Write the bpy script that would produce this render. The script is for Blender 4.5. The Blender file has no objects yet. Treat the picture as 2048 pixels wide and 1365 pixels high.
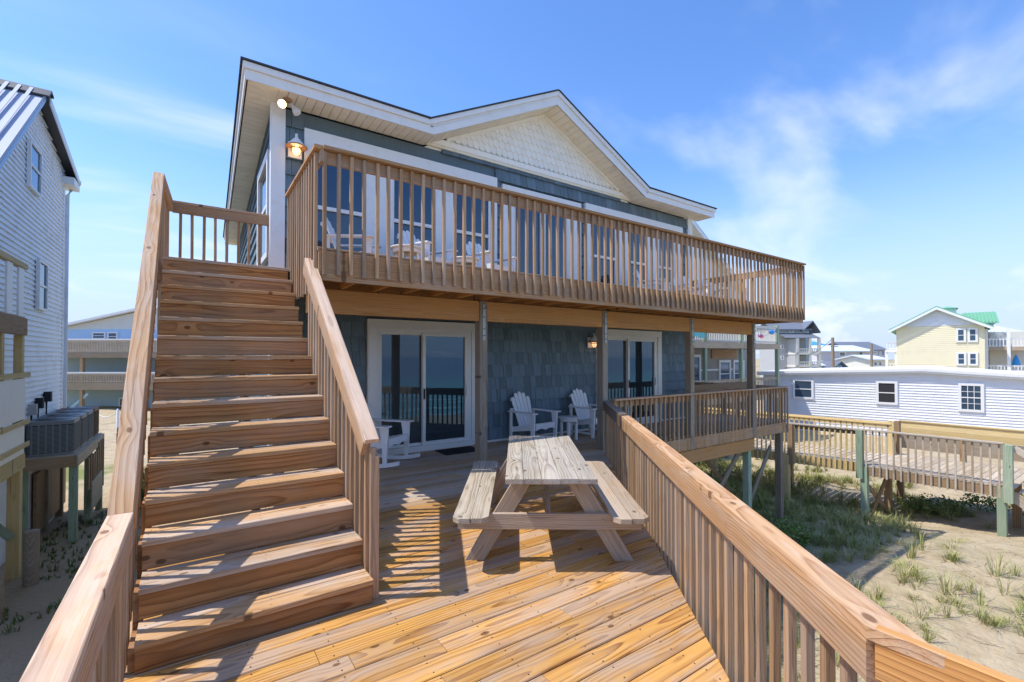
import bpy, bmesh, math, random
from mathutils import Vector, Matrix
import numpy as np
R = math.radians
random.seed(7)
sc = bpy.context.scene
col = sc.collection

# ------------------------------------------------------------------ camera
YAW, PITCH, EYE = R(34.651), R(0.8414), 1.7
cam_d = bpy.data.cameras.new('camera')
cam_d.sensor_width = 36.0
cam_d.lens = 36.0 * 926.74 / 2048
cam_d.shift_y = (700.28 - 682.5) / 2048
cam_d.clip_start, cam_d.clip_end = 0.05, 6000
cam = bpy.data.objects.new('camera', cam_d)
cam.location = (0, 0, EYE)
cam.rotation_euler = (R(90) + PITCH, 0, -YAW)
col.objects.link(cam)
sc.camera = cam

# ------------------------------------------------------------------ sun, sky, exposure
to_sun = Vector((-0.5, 0.27, 1.0)).normalized()
sun_el = math.asin(to_sun.z)
sun_az = math.atan2(to_sun.x, to_sun.y)
sun_d = bpy.data.lights.new('sun', 'SUN')
sun_d.energy = 2.1
sun_d.angle = R(0.5)
sun_d.color = (1.0, 0.95, 0.87)
sun = bpy.data.objects.new('sun', sun_d)
sun.rotation_euler = to_sun.to_track_quat('Z', 'Y').to_euler()
sun.location = (-20, 10, 40)
col.objects.link(sun)

world = bpy.data.worlds.new('World')
sc.world = world
world.use_nodes = True
def build_world():
    nt = world.node_tree
    N, L = nt.nodes, nt.links
    N.clear()
    def n(t, **k):
        x = N.new(t)
        for a, b in k.items(): setattr(x, a, b)
        return x
    def math_(op, a, b=None, clamp=False):
        m = n('ShaderNodeMath', operation=op, use_clamp=clamp)
        for i, v in enumerate((a, b)):
            if v is None: continue
            if isinstance(v, (int, float)): m.inputs[i].default_value = v
            else: L.new(v, m.inputs[i])
        return m.outputs[0]
    out = n('ShaderNodeOutputWorld'); bg = n('ShaderNodeBackground')
    L.new(bg.outputs[0], out.inputs[0])
    sky = n('ShaderNodeTexSky', sky_type='NISHITA')
    sky.sun_disc = False
    sky.sun_elevation = sun_el
    sky.sun_rotation = sun_az
    sky.altitude = 0
    sky.air_density = 1.0; sky.dust_density = 0.35; sky.ozone_density = 3.0
    hs = n('ShaderNodeHueSaturation')
    hs.inputs['Saturation'].default_value = 1.2
    hs.inputs['Value'].default_value = 0.80
    hs.inputs['Hue'].default_value = 0.508
    L.new(sky.outputs[0], hs.inputs['Color'])
    tc = n('ShaderNodeTexCoord')
    sep = n('ShaderNodeSeparateXYZ'); L.new(tc.outputs['Generated'], sep.inputs[0])
    X, Y, Z = sep.outputs
    den = math_('ADD', math_('MAXIMUM', Z, 0.0), 0.10)
    u = math_('DIVIDE', X, den); v = math_('DIVIDE', Y, den)
    com = n('ShaderNodeCombineXYZ'); L.new(u, com.inputs[0]); L.new(v, com.inputs[1])
    mp = n('ShaderNodeMapping'); L.new(com.outputs[0], mp.inputs[0])
    mp.inputs['Location'].default_value = (2.4, 4.7, 0.0)
    mp.inputs['Rotation'].default_value = (0, 0, R(-70))
    mp.inputs['Scale'].default_value = (0.42, 0.95, 1)
    nz = n('ShaderNodeTexNoise'); L.new(mp.outputs[0], nz.inputs['Vector'])
    nz.inputs['Scale'].default_value = 1.35; nz.inputs['Detail'].default_value = 5.0
    nz.inputs['Roughness'].default_value = 0.50; nz.inputs['Distortion'].default_value = 0.55
    rp = n('ShaderNodeValToRGB'); L.new(nz.outputs[0], rp.inputs[0])
    rp.color_ramp.interpolation = 'EASE'
    rp.color_ramp.elements[0].position = 0.49; rp.color_ramp.elements[1].position = 0.78
    # low cumulus near the horizon
    mp2 = n('ShaderNodeMapping'); L.new(tc.outputs['Generated'], mp2.inputs[0])
    mp2.inputs['Location'].default_value = (0.35, 0.1, 0.0)
    mp2.inputs['Scale'].default_value = (1, 1, 2.0)
    nz2 = n('ShaderNodeTexNoise'); L.new(mp2.outputs[0], nz2.inputs['Vector'])
    nz2.inputs['Scale'].default_value = 5.5; nz2.inputs['Detail'].default_value = 7
    nz2.inputs['Roughness'].default_value = 0.55
    rp2 = n('ShaderNodeValToRGB'); L.new(nz2.outputs[0], rp2.inputs[0])
    rp2.color_ramp.elements[0].position = 0.56; rp2.color_ramp.elements[1].position = 0.68
    band = n('ShaderNodeMapRange'); band.interpolation_type = 'SMOOTHSTEP'
    L.new(Z, band.inputs[0]); band.inputs[1].default_value = 0.17; band.inputs[2].default_value = 0.08
    band.inputs[3].default_value = 0.0; band.inputs[4].default_value = 1.0
    c2 = math_('MULTIPLY', rp2.outputs[0], band.outputs[0])
    c1 = math_('MULTIPLY', rp.outputs[0], 0.62)
    cm = math_('MAXIMUM', c1, math_('MULTIPLY', c2, 0.85), clamp=True)
    # pale sea haze low on the horizon, all round
    hz = n('ShaderNodeMapRange'); hz.interpolation_type = 'SMOOTHSTEP'
    L.new(Z, hz.inputs[0]); hz.inputs[1].default_value = 0.38; hz.inputs[2].default_value = 0.0
    hz.inputs[3].default_value = 0.0; hz.inputs[4].default_value = 0.95
    mixh = n('ShaderNodeMix', data_type='RGBA'); L.new(hz.outputs[0], mixh.inputs[0])
    L.new(hs.outputs[0], mixh.inputs[6]); mixh.inputs[7].default_value = (1.75, 2.15, 3.05, 1)
    mix = n('ShaderNodeMix', data_type='RGBA')
    L.new(cm, mix.inputs[0]); L.new(mixh.outputs[2], mix.inputs[6])
    mix.inputs[7].default_value = (3.0, 3.2, 3.6, 1)
    L.new(mix.outputs[2], bg.inputs[0])
    bg.inputs[1].default_value = 0.15
build_world()
sc.view_settings.view_transform = 'Standard'
sc.view_settings.look = 'None'
sc.view_settings.gamma = 1.0
sc.view_settings.exposure = 1.24
sc.render.engine = 'CYCLES'
sc.cycles.max_bounces = 8
sc.cycles.diffuse_bounces = 5

# ------------------------------------------------------------------ helpers
WM = {}
def wm(o): return WM.get(o.name, Matrix.Identity(4))
def attach(o, parent, M=None):
    """world-built child of parent (M = its world matrix)"""
    M = M or Matrix.Identity(4)
    o.matrix_basis = M
    if parent is not None:
        o.parent = parent
        o.matrix_parent_inverse = wm(parent).inverted()
    WM[o.name] = M
    return o
def tag(o, label=None, cat=None, group=None, kind=None):
    if label: o['label'] = label
    if cat: o['category'] = cat
    if group: o['group'] = group
    if kind: o['kind'] = kind
    return o
def thing(name, label, cat, loc=(0, 0, 0), group=None):
    o = bpy.data.objects.new(name, None)
    o.empty_display_size = 0.2
    col.objects.link(o)
    M = Matrix.Translation(loc)
    attach(o, None, M)
    return tag(o, label, cat, group)
def mkobj(name, mesh, parent=None, M=None):
    o = bpy.data.objects.new(name, mesh)
    col.objects.link(o)
    return attach(o, parent, M)
def copy_tree(o, parent=None):
    c = o.copy(); col.objects.link(c); c.parent = parent
    for ch in list(o.children): copy_tree(ch, c)
    return c
class MB:
    def __init__(s): s.v = []; s.f = []; s.sm = []
    def add(s, vs, fs, smooth=False):
        b = len(s.v); s.v += [tuple(v) for v in vs]
        s.f += [tuple(b + i for i in f) for f in fs]; s.sm += [smooth] * len(fs)
        return s
    def box(s, x0, x1, y0, y1, z0, z1):
        return s.add([(x0,y0,z0),(x1,y0,z0),(x1,y1,z0),(x0,y1,z0),(x0,y0,z1),(x1,y0,z1),(x1,y1,z1),(x0,y1,z1)],
                     [(0,3,2,1),(4,5,6,7),(0,1,5,4),(1,2,6,5),(2,3,7,6),(3,0,4,7)])
    def obox(s, M, lx, ly, lz):
        vs = [M @ Vector((a*lx/2, b*ly/2, c*lz/2)) for c in (-1,1) for a, b in ((-1,-1),(1,-1),(1,1),(-1,1))]
        return s.add(vs, [(0,3,2,1),(4,5,6,7),(0,1,5,4),(1,2,6,5),(2,3,7,6),(3,0,4,7)])
    def prism(s, poly, axis, a, b):
        """poly: list of 2D; axis 0/1/2 the extrusion axis"""
        def mk(p, t):
            return {0: (t, p[0], p[1]), 1: (p[0], t, p[1]), 2: (p[0], p[1], t)}[axis]
        n = len(poly)
        vs = [mk(p, a) for p in poly] + [mk(p, b) for p in poly]
        fs = [tuple(range(n-1, -1, -1)), tuple(range(n, 2*n))] + [(i, (i+1) % n, n+(i+1) % n, n+i) for i in range(n)]
        return s.add(vs, fs)
    def tube(s, pts, rad, n=8, cap=True):
        pts = [Vector(p) for p in pts]; k = len(pts)
        rr = rad if isinstance(rad, (list, tuple)) else [rad]*k
        vs = []
        for i, p in enumerate(pts):
            d = (pts[min(i+1, k-1)] - pts[max(i-1, 0)]).normalized()
            a = d.orthogonal().normalized() if abs(d.z) < .99 else Vector((1,0,0))
            b = d.cross(a).normalized(); a = b.cross(d)
            for j in range(n):
                t = 2*math.pi*j/n
                vs.append(p + (a*math.cos(t) + b*math.sin(t))*rr[i])
        fs = [(i*n+j, i*n+(j+1) % n, (i+1)*n+(j+1) % n, (i+1)*n+j) for i in range(k-1) for j in range(n)]
        s.add(vs, fs, True)
        if cap: s.add(vs[:n], [tuple(range(n-1,-1,-1))]); s.add(vs[-n:], [tuple(range(n))])
        return s
    def lathe(s, prof, c=(0,0,0), n=20):
        vs = [(c[0]+r*math.cos(2*math.pi*j/n), c[1]+r*math.sin(2*math.pi*j/n), c[2]+z) for r, z in prof for j in range(n)]
        fs = [(i*n+j, i*n+(j+1) % n, (i+1)*n+(j+1) % n, (i+1)*n+j) for i in range(len(prof)-1) for j in range(n)]
        return s.add(vs, fs, True)
    def mesh(s, name, mat):
        me = bpy.data.meshes.new(name)
        me.from_pydata(s.v, [], s.f)
        if any(s.sm): me.polygons.foreach_set('use_smooth', s.sm)
        if mat: me.materials.append(mat)
        me.validate(); me.update()
        bm = bmesh.new(); bm.from_mesh(me); bmesh.ops.recalc_face_normals(bm, faces=bm.faces); bm.to_mesh(me); bm.free()
        return me
    def build(s, name, mat, parent=None, M=None): return mkobj(name, s.mesh(name, mat), parent, M)

_boxes = {}
def board_mesh(l, w, t, mat, ch=0.004):
    """box centred on its middle, long axis X, small chamfers on the long edges"""
    key = (round(l, 3), round(w, 4), round(t, 4), mat.name, ch)
    if key in _boxes: return _boxes[key]
    a, b, c = l/2, w/2, t/2
    ring = [(-b+ch, -c), (b-ch, -c), (b, -c+ch), (b, c-ch), (b-ch, c), (-b+ch, c), (-b, c-ch), (-b, -c+ch)]
    m = MB().prism(ring, 0, -a, a).mesh('board', mat)
    _boxes[key] = m
    return m
def frame(p, x, zhint=(0, 0, 1)):
    x = Vector(x).normalized(); z = Vector(zhint)
    if abs(x.dot(z)) > .999: z = Vector((0, -1, 0))
    y = z.cross(x).normalized(); z = x.cross(y)
    M = Matrix((x, y, z)).transposed().to_4x4(); M.translation = Vector(p)
    return M
def board(name, parent, p0, p1, w, t, mat, up=(0, 0, 1), ch=0.004):
    """a plank from p0 to p1 (centre line); w across, t along 'up'"""
    p0, p1 = Vector(p0), Vector(p1)
    return mkobj(name, board_mesh((p1-p0).length, w, t, mat, ch), parent, frame((p0+p1)/2, p1-p0, up))
def vnoise(x, y, seed=0):
    def h(i, j):
        n = (i*374761393 + j*668265263 + seed*974634) & 0xffffffff
        n = ((n ^ (n >> 13))*1274126177) & 0xffffffff
        return ((n ^ (n >> 16)) & 0xffff)/65535.0
    i, j = math.floor(x), math.floor(y); a, b = x-i, y-j
    a = a*a*(3-2*a); b = b*b*(3-2*b)
    return (h(i,j)*(1-a)+h(i+1,j)*a)*(1-b)+(h(i,j+1)*(1-a)+h(i+1,j+1)*a)*b

# ------------------------------------------------------------------ materials
class NT:
    def __init__(s, name):
        s.m = bpy.data.materials.new(name); s.m.use_nodes = True
        s.t = s.m.node_tree; s.N = s.t.nodes; s.L = s.t.links
        s.b = s.N['Principled BSDF']
    def n(s, t, **k):
        x = s.N.new(t)
        for a, b in k.items(): setattr(x, a, b)
        return x
    def put(s, inp, v):
        if isinstance(v, (int, float)): inp.default_value = v
        elif isinstance(v, tuple): inp.default_value = v if len(v) != 3 or len(inp.default_value) == 3 else (*v, 1)
        else: s.L.new(v, inp)
    def math(s, op, a, b=None, clamp=False, c=None):
        m = s.n('ShaderNodeMath', operation=op, use_clamp=clamp)
        for i, v in enumerate((a, b, c)):
            if v is not None: s.put(m.inputs[i], v)
        return m.outputs[0]
    def noise(s, vec, scale=1.0, detail=3, rough=.5, dist=0):
        x = s.n('ShaderNodeTexNoise'); s.L.new(vec, x.inputs['Vector'])
        x.inputs['Scale'].default_value = scale; x.inputs['Detail'].default_value = detail
        x.inputs['Roughness'].default_value = rough; x.inputs['Distortion'].default_value = dist
        return x.outputs[0]
    def scale(s, vec, k, off=(0,0,0)):
        x = s.n('ShaderNodeMapping'); s.L.new(vec, x.inputs[0]); x.inputs['Scale'].default_value = k; x.inputs['Location'].default_value = off
        return x.outputs[0]
    def ramp(s, f, stops, interp='LINEAR'):
        r = s.n('ShaderNodeValToRGB'); s.L.new(f, r.inputs[0]); e = r.color_ramp.elements; r.color_ramp.interpolation = interp
        while len(e) < len(stops): e.new(.5)
        for i, (p, c) in enumerate(stops): e[i].position = p; e[i].color = (*c, 1) if len(c) == 3 else c
        return r.outputs[0]
    def mix(s, f, a, b, mode='MIX'):
        x = s.n('ShaderNodeMix', data_type='RGBA', blend_type=mode)
        s.put(x.inputs[0], f); s.put(x.inputs[6], a); s.put(x.inputs[7], b)
        return x.outputs[2]
    def range(s, v, a, b, c=0., d=1., smooth=True):
        x = s.n('ShaderNodeMapRange'); x.interpolation_type = 'SMOOTHSTEP' if smooth else 'LINEAR'
        s.L.new(v, x.inputs[0])
        for i, q in enumerate((a, b, c, d)): x.inputs[i+1].default_value = q
        return x.outputs[0]
    def bump(s, h, strength=.3, dist=.01):
        b = s.n('ShaderNodeBump'); b.inputs['Strength'].default_value = strength; b.inputs['Distance'].default_value = dist
        s.L.new(h, b.inputs['Height']); s.L.new(b.outputs[0], s.b.inputs['Normal'])
    def fin(s, colr=None, rough=.6, **k):
        if colr is not None: s.put(s.b.inputs['Base Color'], colr)
        s.put(s.b.inputs['Roughness'], rough)
        for a, v in k.items(): s.put(s.b.inputs[a.replace('_', ' ')], v)
        return s.m

def wood(name, light, dark, grey, greyamt, rings=70., knots=True, contrast=1.0, vary=.16, rough=.72, blotch=None):
    s = NT(name)
    tc = s.n('ShaderNodeTexCoord'); oi = s.n('ShaderNodeObjectInfo')
    rnd = oi.outputs['Random']
    cx = s.n('ShaderNodeCombineXYZ')
    s.put(cx.inputs[0], s.math('MULTIPLY', rnd, 91.7)); s.put(cx.inputs[1], s.math('MULTIPLY', rnd, 0.0)); s.put(cx.inputs[2], s.math('MULTIPLY', rnd, 0.0))
    ad = s.n('ShaderNodeVectorMath', operation='ADD'); s.L.new(tc.outputs['Object'], ad.inputs[0]); s.L.new(cx.outputs[0], ad.inputs[1])
    P = ad.outputs[0]
    sp = s.n('ShaderNodeSeparateXYZ'); s.L.new(P, sp.inputs[0]); X, Y, Z = sp.outputs
    wob = s.noise(s.scale(P, (.9, 2.2, 2.2)), 1.0, 2, .5)
    wob2 = s.noise(s.scale(P, (4.0, 9., 9.)), 1.0, 2, .5)
    y0 = s.math('MULTIPLY', s.math('SUBTRACT', s.math('FRACT', s.math('MULTIPLY', rnd, 17.3)), .5), .16)
    z0 = s.math('MULTIPLY', s.math('ADD', s.math('FRACT', s.math('MULTIPLY', rnd, 5.1)), .35), .09)
    dy = s.math('SUBTRACT', Y, y0); dz = s.math('ADD', Z, z0)
    r = s.math('SQRT', s.math('ADD', s.math('MULTIPLY', dy, dy), s.math('MULTIPLY', dz, dz)))
    vor = s.n('ShaderNodeTexVoronoi', voronoi_dimensions='2D', feature='F1'); s.L.new(s.scale(P, (1.5, 2.6, 1)), vor.inputs['Vector']); vor.inputs['Scale'].default_value = 1.0
    kd = vor.outputs['Distance']
    swirl = s.range(kd, 0., .22, 1., 0.)
    r = s.math('ADD', r, s.math('ADD', s.math('MULTIPLY', wob, .085), s.math('ADD', s.math('MULTIPLY', wob2, .006), s.math('MULTIPLY', swirl, .018 if knots else 0.))))
    ring = s.math('FRACT', s.math('MULTIPLY', r, rings))
    ring = s.math('MULTIPLY', s.math('POWER', ring, 2.2), s.range(ring, .90, 1.0, 1., 0.))
    fib = s.noise(s.scale(P, (5., 170., 170.)), 1.0, 2, .6)
    streak = s.noise(s.scale(P, (.9, 42., 42.), (2.3, 0, 0)), 1.0, 3, .65)
    stain = s.noise(s.scale(P, (1.1, 4., 4.)), 1.3, 4, .6)
    g = s.math('MULTIPLY', s.math('MULTIPLY', ring, s.range(wob, .25, .6, .45, 1.)), .9*contrast)
    g = s.math('ADD', g, s.math('ADD', s.math('MULTIPLY', s.math('SUBTRACT', fib, .5), .40), s.math('MULTIPLY', s.math('SUBTRACT', streak, .47), 1.15*contrast)), clamp=True)
    c = s.mix(g, light, dark)
    if blotch: c = s.mix(s.range(s.noise(s.scale(P, (.7, 3.5, 3.5), (3.1, 0, 0)), 1.6, 3, .55), .45, .68), c, s.mix(g, blotch, dark))
    gm = s.math('MULTIPLY', s.range(s.math('ADD', stain, s.math('MULTIPLY', s.math('SUBTRACT', s.math('FRACT', s.math('MULTIPLY', rnd, 7.7)), .5), .3)), .38, .66), greyamt)
    gcol = s.mix(s.math('MULTIPLY', g, .75), grey, tuple(q*.58 for q in grey))
    c = s.mix(gm, c, gcol)
    crack = s.noise(s.scale(P, (1.6, 75., 75.), (7.7, 0, 0)), 1.0, 2, .5)
    c = s.mix(s.math('MULTIPLY', s.range(crack, .66, .72), .55), c, tuple(q*.35 for q in dark))
    wear = s.noise(s.scale(P, (2.6, 14., 14.), (1.7, 0, 0)), 1.0, 4, .65)
    c = s.mix(s.math('MULTIPLY', s.range(wear, .50, .72), .30), c, tuple(min(1., q*1.25) for q in grey))
    if knots:
        kn = s.range(s.math('ADD', kd, s.math('MULTIPLY', s.math('SUBTRACT', wob2, .5), .05)), .028, .05, .8, 0.)
        c = s.mix(kn, c, tuple(q*.45 for q in dark))
    hv = s.math('ADD', 1.0 - vary, s.math('MULTIPLY', s.math('FRACT', s.math('MULTIPLY', rnd, 3.7)), 2*vary))
    bc = s.n('ShaderNodeVectorMath', operation='SCALE'); s.L.new(c, bc.inputs[0]); s.put(bc.inputs['Scale'], hv)
    s.bump(s.math('ADD', s.math('MULTIPLY', ring, -.6), s.math('ADD', s.math('MULTIPLY', fib, .6), s.math('MULTIPLY', streak, -1.2))), .5, .004)
    return s.fin(bc.outputs[0], rough, Specular_IOR_Level=.25)

def plain(name, c, rough=.5, vary=0.0, dirt=0.0, dirtc=(.25, .2, .14), bump=0., scale=6., **k):
    s = NT(name)
    tc = s.n('ShaderNodeTexCoord'); P = tc.outputs['Object']
    cc = s.mix(0.0, c, c)
    nz = s.noise(P, scale, 5, .6)
    if dirt: cc = s.mix(s.math('MULTIPLY', s.range(nz, .48, .75), dirt), cc, dirtc)
    if vary:
        oi = s.n('ShaderNodeObjectInfo')
        hv = s.math('ADD', 1-vary, s.math('MULTIPLY', oi.outputs['Random'], 2*vary))
        v = s.n('ShaderNodeVectorMath', operation='SCALE'); s.L.new(cc, v.inputs[0]); s.put(v.inputs['Scale'], hv); cc = v.outputs[0]
    if bump: s.bump(s.noise(P, scale*6, 3, .6), bump, .003)
    return s.fin(cc, rough, **k)
def shingle_mat(name, c, c2):
    s = NT(name)
    tc = s.n('ShaderNodeTexCoord'); P = tc.outputs['Object']; oi = s.n('ShaderNodeObjectInfo')
    st = s.noise(s.scale(P, (60., 60., 1.5)), 1.0, 3, .6)
    cell = s.n('ShaderNodeTexVoronoi'); s.L.new(s.scale(P, (3.1, 1.0, 2.3)), cell.inputs['Vector'])
    big = s.noise(P, 1.2, 3, .6)
    c = s.mix(s.range(s.math('ADD', s.math('MULTIPLY', st, .6), s.math('MULTIPLY', big, .4)), .3, .7), c, c2)
    hv = s.math('ADD', .76, s.math('MULTIPLY', oi.outputs['Random'], .46))
    v = s.n('ShaderNodeVectorMath', operation='SCALE'); s.L.new(c, v.inputs[0]); s.put(v.inputs['Scale'], hv)
    s.bump(st, .25, .004)
    return s.fin(v.outputs[0], .6)
def glass_mat(name, c=(.012, .02, .028), ior=2.0, rough=.015, tint=(.62, .8, 1.0)):
    s = NT(name)
    tc = s.n('ShaderNodeTexCoord')
    nz = s.noise(tc.outputs['Object'], 1.4, 2, .5)
    s.bump(nz, .05, .02)
    return s.fin(c, rough, IOR=ior, Specular_Tint=(*tint, 1))
def emit_mat(name, c, k):
    s = NT(name)
    return s.fin((.9, .8, .6), .3, Emission_Color=(*c, 1), Emission_Strength=k)

M_ = {}
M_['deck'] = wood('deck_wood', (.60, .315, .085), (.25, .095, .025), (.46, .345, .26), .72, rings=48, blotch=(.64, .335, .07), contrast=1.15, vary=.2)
M_['deckgrey'] = wood('shaded_deck_wood', (.52, .345, .19), (.28, .16, .08), (.47, .40, .335), .75, rings=48, contrast=.8)  # greyer copy of the orange deck wood, porch shade put into its colour
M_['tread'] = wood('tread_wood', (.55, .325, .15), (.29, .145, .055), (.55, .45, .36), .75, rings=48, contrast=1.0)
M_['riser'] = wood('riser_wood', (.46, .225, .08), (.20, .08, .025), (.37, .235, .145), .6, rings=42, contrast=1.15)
M_['rail'] = wood('rail_wood', (.50, .295, .145), (.25, .12, .05), (.45, .335, .25), .6, rings=52, contrast=1.1)
M_['cap'] = wood('cap_wood', (.62, .385, .205), (.36, .165, .065), (.58, .465, .375), .60, rings=50, contrast=1.15)
M_['baluster'] = wood('baluster_wood', (.47, .295, .16), (.28, .15, .07), (.42, .325, .245), .65, rings=60, knots=False, vary=.26, contrast=1.0)
M_['beam'] = wood('beam_wood', (.60, .30, .095), (.34, .14, .04), (.47, .29, .15), .35, rings=45, contrast=.9)
M_['post'] = wood('post_wood', (.33, .255, .175), (.18, .125, .08), (.35, .315, .26), .65, rings=60)
M_['grey'] = wood('weathered_grey_wood', (.47, .40, .30), (.21, .155, .10), (.47, .43, .36), .7, rings=60, contrast=1.25)
M_['tableleg'] = wood('table_leg_wood', (.46, .34, .23), (.25, .165, .095), (.42, .355, .28), .6, rings=60, contrast=.9)
M_['yellow'] = wood('new_yellow_lumber', (.70, .52, .235), (.48, .32, .12), (.62, .52, .33), .3, rings=50, contrast=.7)
M_['oldboard'] = wood('boardwalk_wood', (.52, .42, .30), (.30, .215, .14), (.55, .49, .41), .6, rings=60)
M_['green'] = wood('green_treated_wood', (.33, .42, .28), (.20, .27, .17), (.42, .44, .34), .45, rings=50)
M_['brown'] = wood('brown_treated_wood', (.40, .26, .14), (.22, .125, .06), (.38, .29, .2), .4, rings=50)
M_['shingle'] = shingle_mat('blue_shingle', (.148, .205, .238), (.110, .162, .194))
M_['white'] = plain('white_trim', (.80, .80, .79), .45, dirt=.28, dirtc=(.62, .58, .5))
M_['whitewood'] = plain('white_painted_chair', (.82, .82, .82), .42, dirt=.10, dirtc=(.6, .56, .5))
M_['doorframe'] = plain('white_vinyl_frame', (.74, .73, .69), .4, dirt=.2, dirtc=(.55, .5, .42))
M_['cream'] = plain('cream_soffit', (.88, .82, .66), .6, vary=.05, dirt=.3, dirtc=(.55, .45, .28))
M_['scale'] = plain('cream_scale', (.90, .87, .79), .6, vary=.04, dirt=.1, dirtc=(.6, .52, .36))
M_['roof'] = plain('dark_asphalt_roof', (.055, .055, .06), .9, bump=.5)
M_['glass'] = glass_mat('dark_glass')
M_['glass2'] = glass_mat('door_glass', (.020, .028, .034), 1.95, tint=(.50, .76, 1.0))
M_['glass3'] = glass_mat('curtained_glass', (.055, .06, .062), 1.8, .03, tint=(.55, .78, 1.0))
M_['farglass'] = glass_mat('far_glass', (.05, .08, .12), 1.7, .05)
M_['mirror'] = glass_mat('reflective_glass', (.03, .05, .07), 3.6, .03)
M_['metal'] = plain('galvanised_metal', (.36, .37, .38), .45, dirt=.4, dirtc=(.3, .22, .15), Metallic=.7)
M_['darkmetal'] = plain('dark_metal', (.04, .042, .045), .45)
M_['black'] = plain('black_rubber', (.025, .025, .025), .8, bump=.6)
M_['interior'] = plain('dark_interior', (.03, .032, .035), .9)
M_['lampglass'] = emit_mat('lamp_glow', (1.0, .58, .22), 1.6)
M_['vinyl'] = plain('white_vinyl_siding', (.78, .79, .82), .5, dirt=.35, dirtc=(.58, .56, .52), scale=2.0)
M_['oldvinyl'] = plain('aged_white_siding', (.84, .86, .89), .55, dirt=.4, dirtc=(.5, .48, .43), scale=1.6)
# ------------------------------------------------------------------ terrain, sea
def smooth(a, b, x):
    t = min(1, max(0, (x-a)/(b-a))); return t*t*(3-2*t)
def ground_z(x, y):
    z = -2.75
    z += .16*(vnoise(x*.35, y*.35, 3)-.5)*2 + .05*(vnoise(x*1.3, y*1.3, 5)-.5)*2
    z -= .22*math.exp(-((x-15.9)**2+(y-5.6)**2)/10.0)
    z += .18*math.exp(-((x-17.2)**2+(y-2.8)**2)/3.5)
    z += .35*math.exp(-((x-13.2)**2+(y-.4)**2)/16.0)
    l = smooth(0.5, -1.8, x)*smooth(24, 8, y)*smooth(-6, 3, y)
    z += .55*l
    z -= 2.9*smooth(-9, -42, y)
    z += .5*math.exp(-((y+9)**2)/8.)*vnoise(x*.2, 1.3, 9)
    far = smooth(60, 300, math.hypot(x, y))
    return z*(1-far) + (-2.75-2.9*smooth(-9, -42, y))*far
def axis(lo, hi, near0, near1, step):
    a = list(np.arange(near0, near1+1e-6, step)); s = step
    while a[-1] < hi: s *= 1.22; a.append(a[-1]+s)
    s = step
    while a[0] > lo: s *= 1.22; a.insert(0, a[0]-s)
    return a
def sand_mat():
    s = NT('sand')
    tc = s.n('ShaderNodeTexCoord'); P = tc.outputs['Object']
    sp = s.n('ShaderNodeSeparateXYZ'); s.L.new(P, sp.inputs[0])
    big = s.noise(P, .35, 4, .6); mid = s.noise(P, 2.4, 5, .65); fine = s.noise(P, 60., 3, .7); rip = s.noise(P, 9., 3, .6)
    c = s.mix(s.range(mid, .35, .7), (.53, .435, .29), (.43, .34, .215))
    c = s.mix(s.math('MULTIPLY', s.range(fine, .45, .75), .35), c, (.36, .28, .18))
    litter = s.range(s.math('MULTIPLY', s.noise(P, 28., 4, .75), s.noise(P, 1.1, 3, .6)), .30, .40)
    c = s.mix(s.math('MULTIPLY', litter, .6), c, (.24, .175, .10))
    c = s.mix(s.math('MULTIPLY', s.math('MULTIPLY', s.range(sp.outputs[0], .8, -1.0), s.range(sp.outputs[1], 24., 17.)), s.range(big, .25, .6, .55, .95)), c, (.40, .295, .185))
    # turf patches away from the dune
    turf = s.range(s.noise(P, .16, 4, .6), .50, .60)
    far = s.range(sp.outputs[1], 15., 22., 0., 1.)
    c = s.mix(s.math('MULTIPLY', s.math('MULTIPLY', turf, far), .85), c, s.mix(s.noise(P, 3., 4, .7), (.11, .16, .035), (.24, .25, .07)))
    foot = s.noise(P, 3.2, 3, .6)
    s.bump(s.math('ADD', s.math('MULTIPLY', rip, .8), s.math('ADD', s.math('MULTIPLY', foot, 1.6), s.math('MULTIPLY', fine, .25))), .8, .07)
    return s.fin(c, .95, Specular_IOR_Level=.1)
xs = axis(-900, 900, -8, 26, .3); ys = axis(-220, 1200, -8, 22, .3)
V = [(x, y, ground_z(x, y)) for y in ys for x in xs]
nx = len(xs)
F = [(j*nx+i, j*nx+i+1, (j+1)*nx+i+1, (j+1)*nx+i) for j in range(len(ys)-1) for i in range(nx-1)]
gmb = MB(); gmb.add(V, F, True)
sand = gmb.build('sand_ground', sand_mat()); sand['kind'] = 'structure'
def sea_mat():
    s = NT('sea_water')
    tc = s.n('ShaderNodeTexCoord'); P = tc.outputs['Object']
    sp = s.n('ShaderNodeSeparateXYZ'); s.L.new(P, sp.inputs[0])
    w = s.noise(s.scale(P, (.12, .5, 1)), 1.0, 4, .6)
    d = s.range(sp.outputs[1], -40., -180.)
    c = s.mix(d, (.08, .37, .31), (.02, .13, .24))
    foam = s.math('MULTIPLY', s.range(s.noise(s.scale(P, (.05, .35, 1)), 1.0, 5, .7), .52, .62), s.range(sp.outputs[1], -85., -48.))
    c = s.mix(foam, c, (.8, .82, .82))
    s.bump(w, .4, .3)
    return s.fin(c, s.math('ADD', .18, s.math('MULTIPLY', foam, .5)), IOR=1.33)
MB().add([(-3000,-4000,-5.2),(3000,-4000,-5.2),(3000,-34,-5.2),(-3000,-34,-5.2)], [(0,1,2,3)]).build('sea', sea_mat())['kind'] = 'structure'

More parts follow.
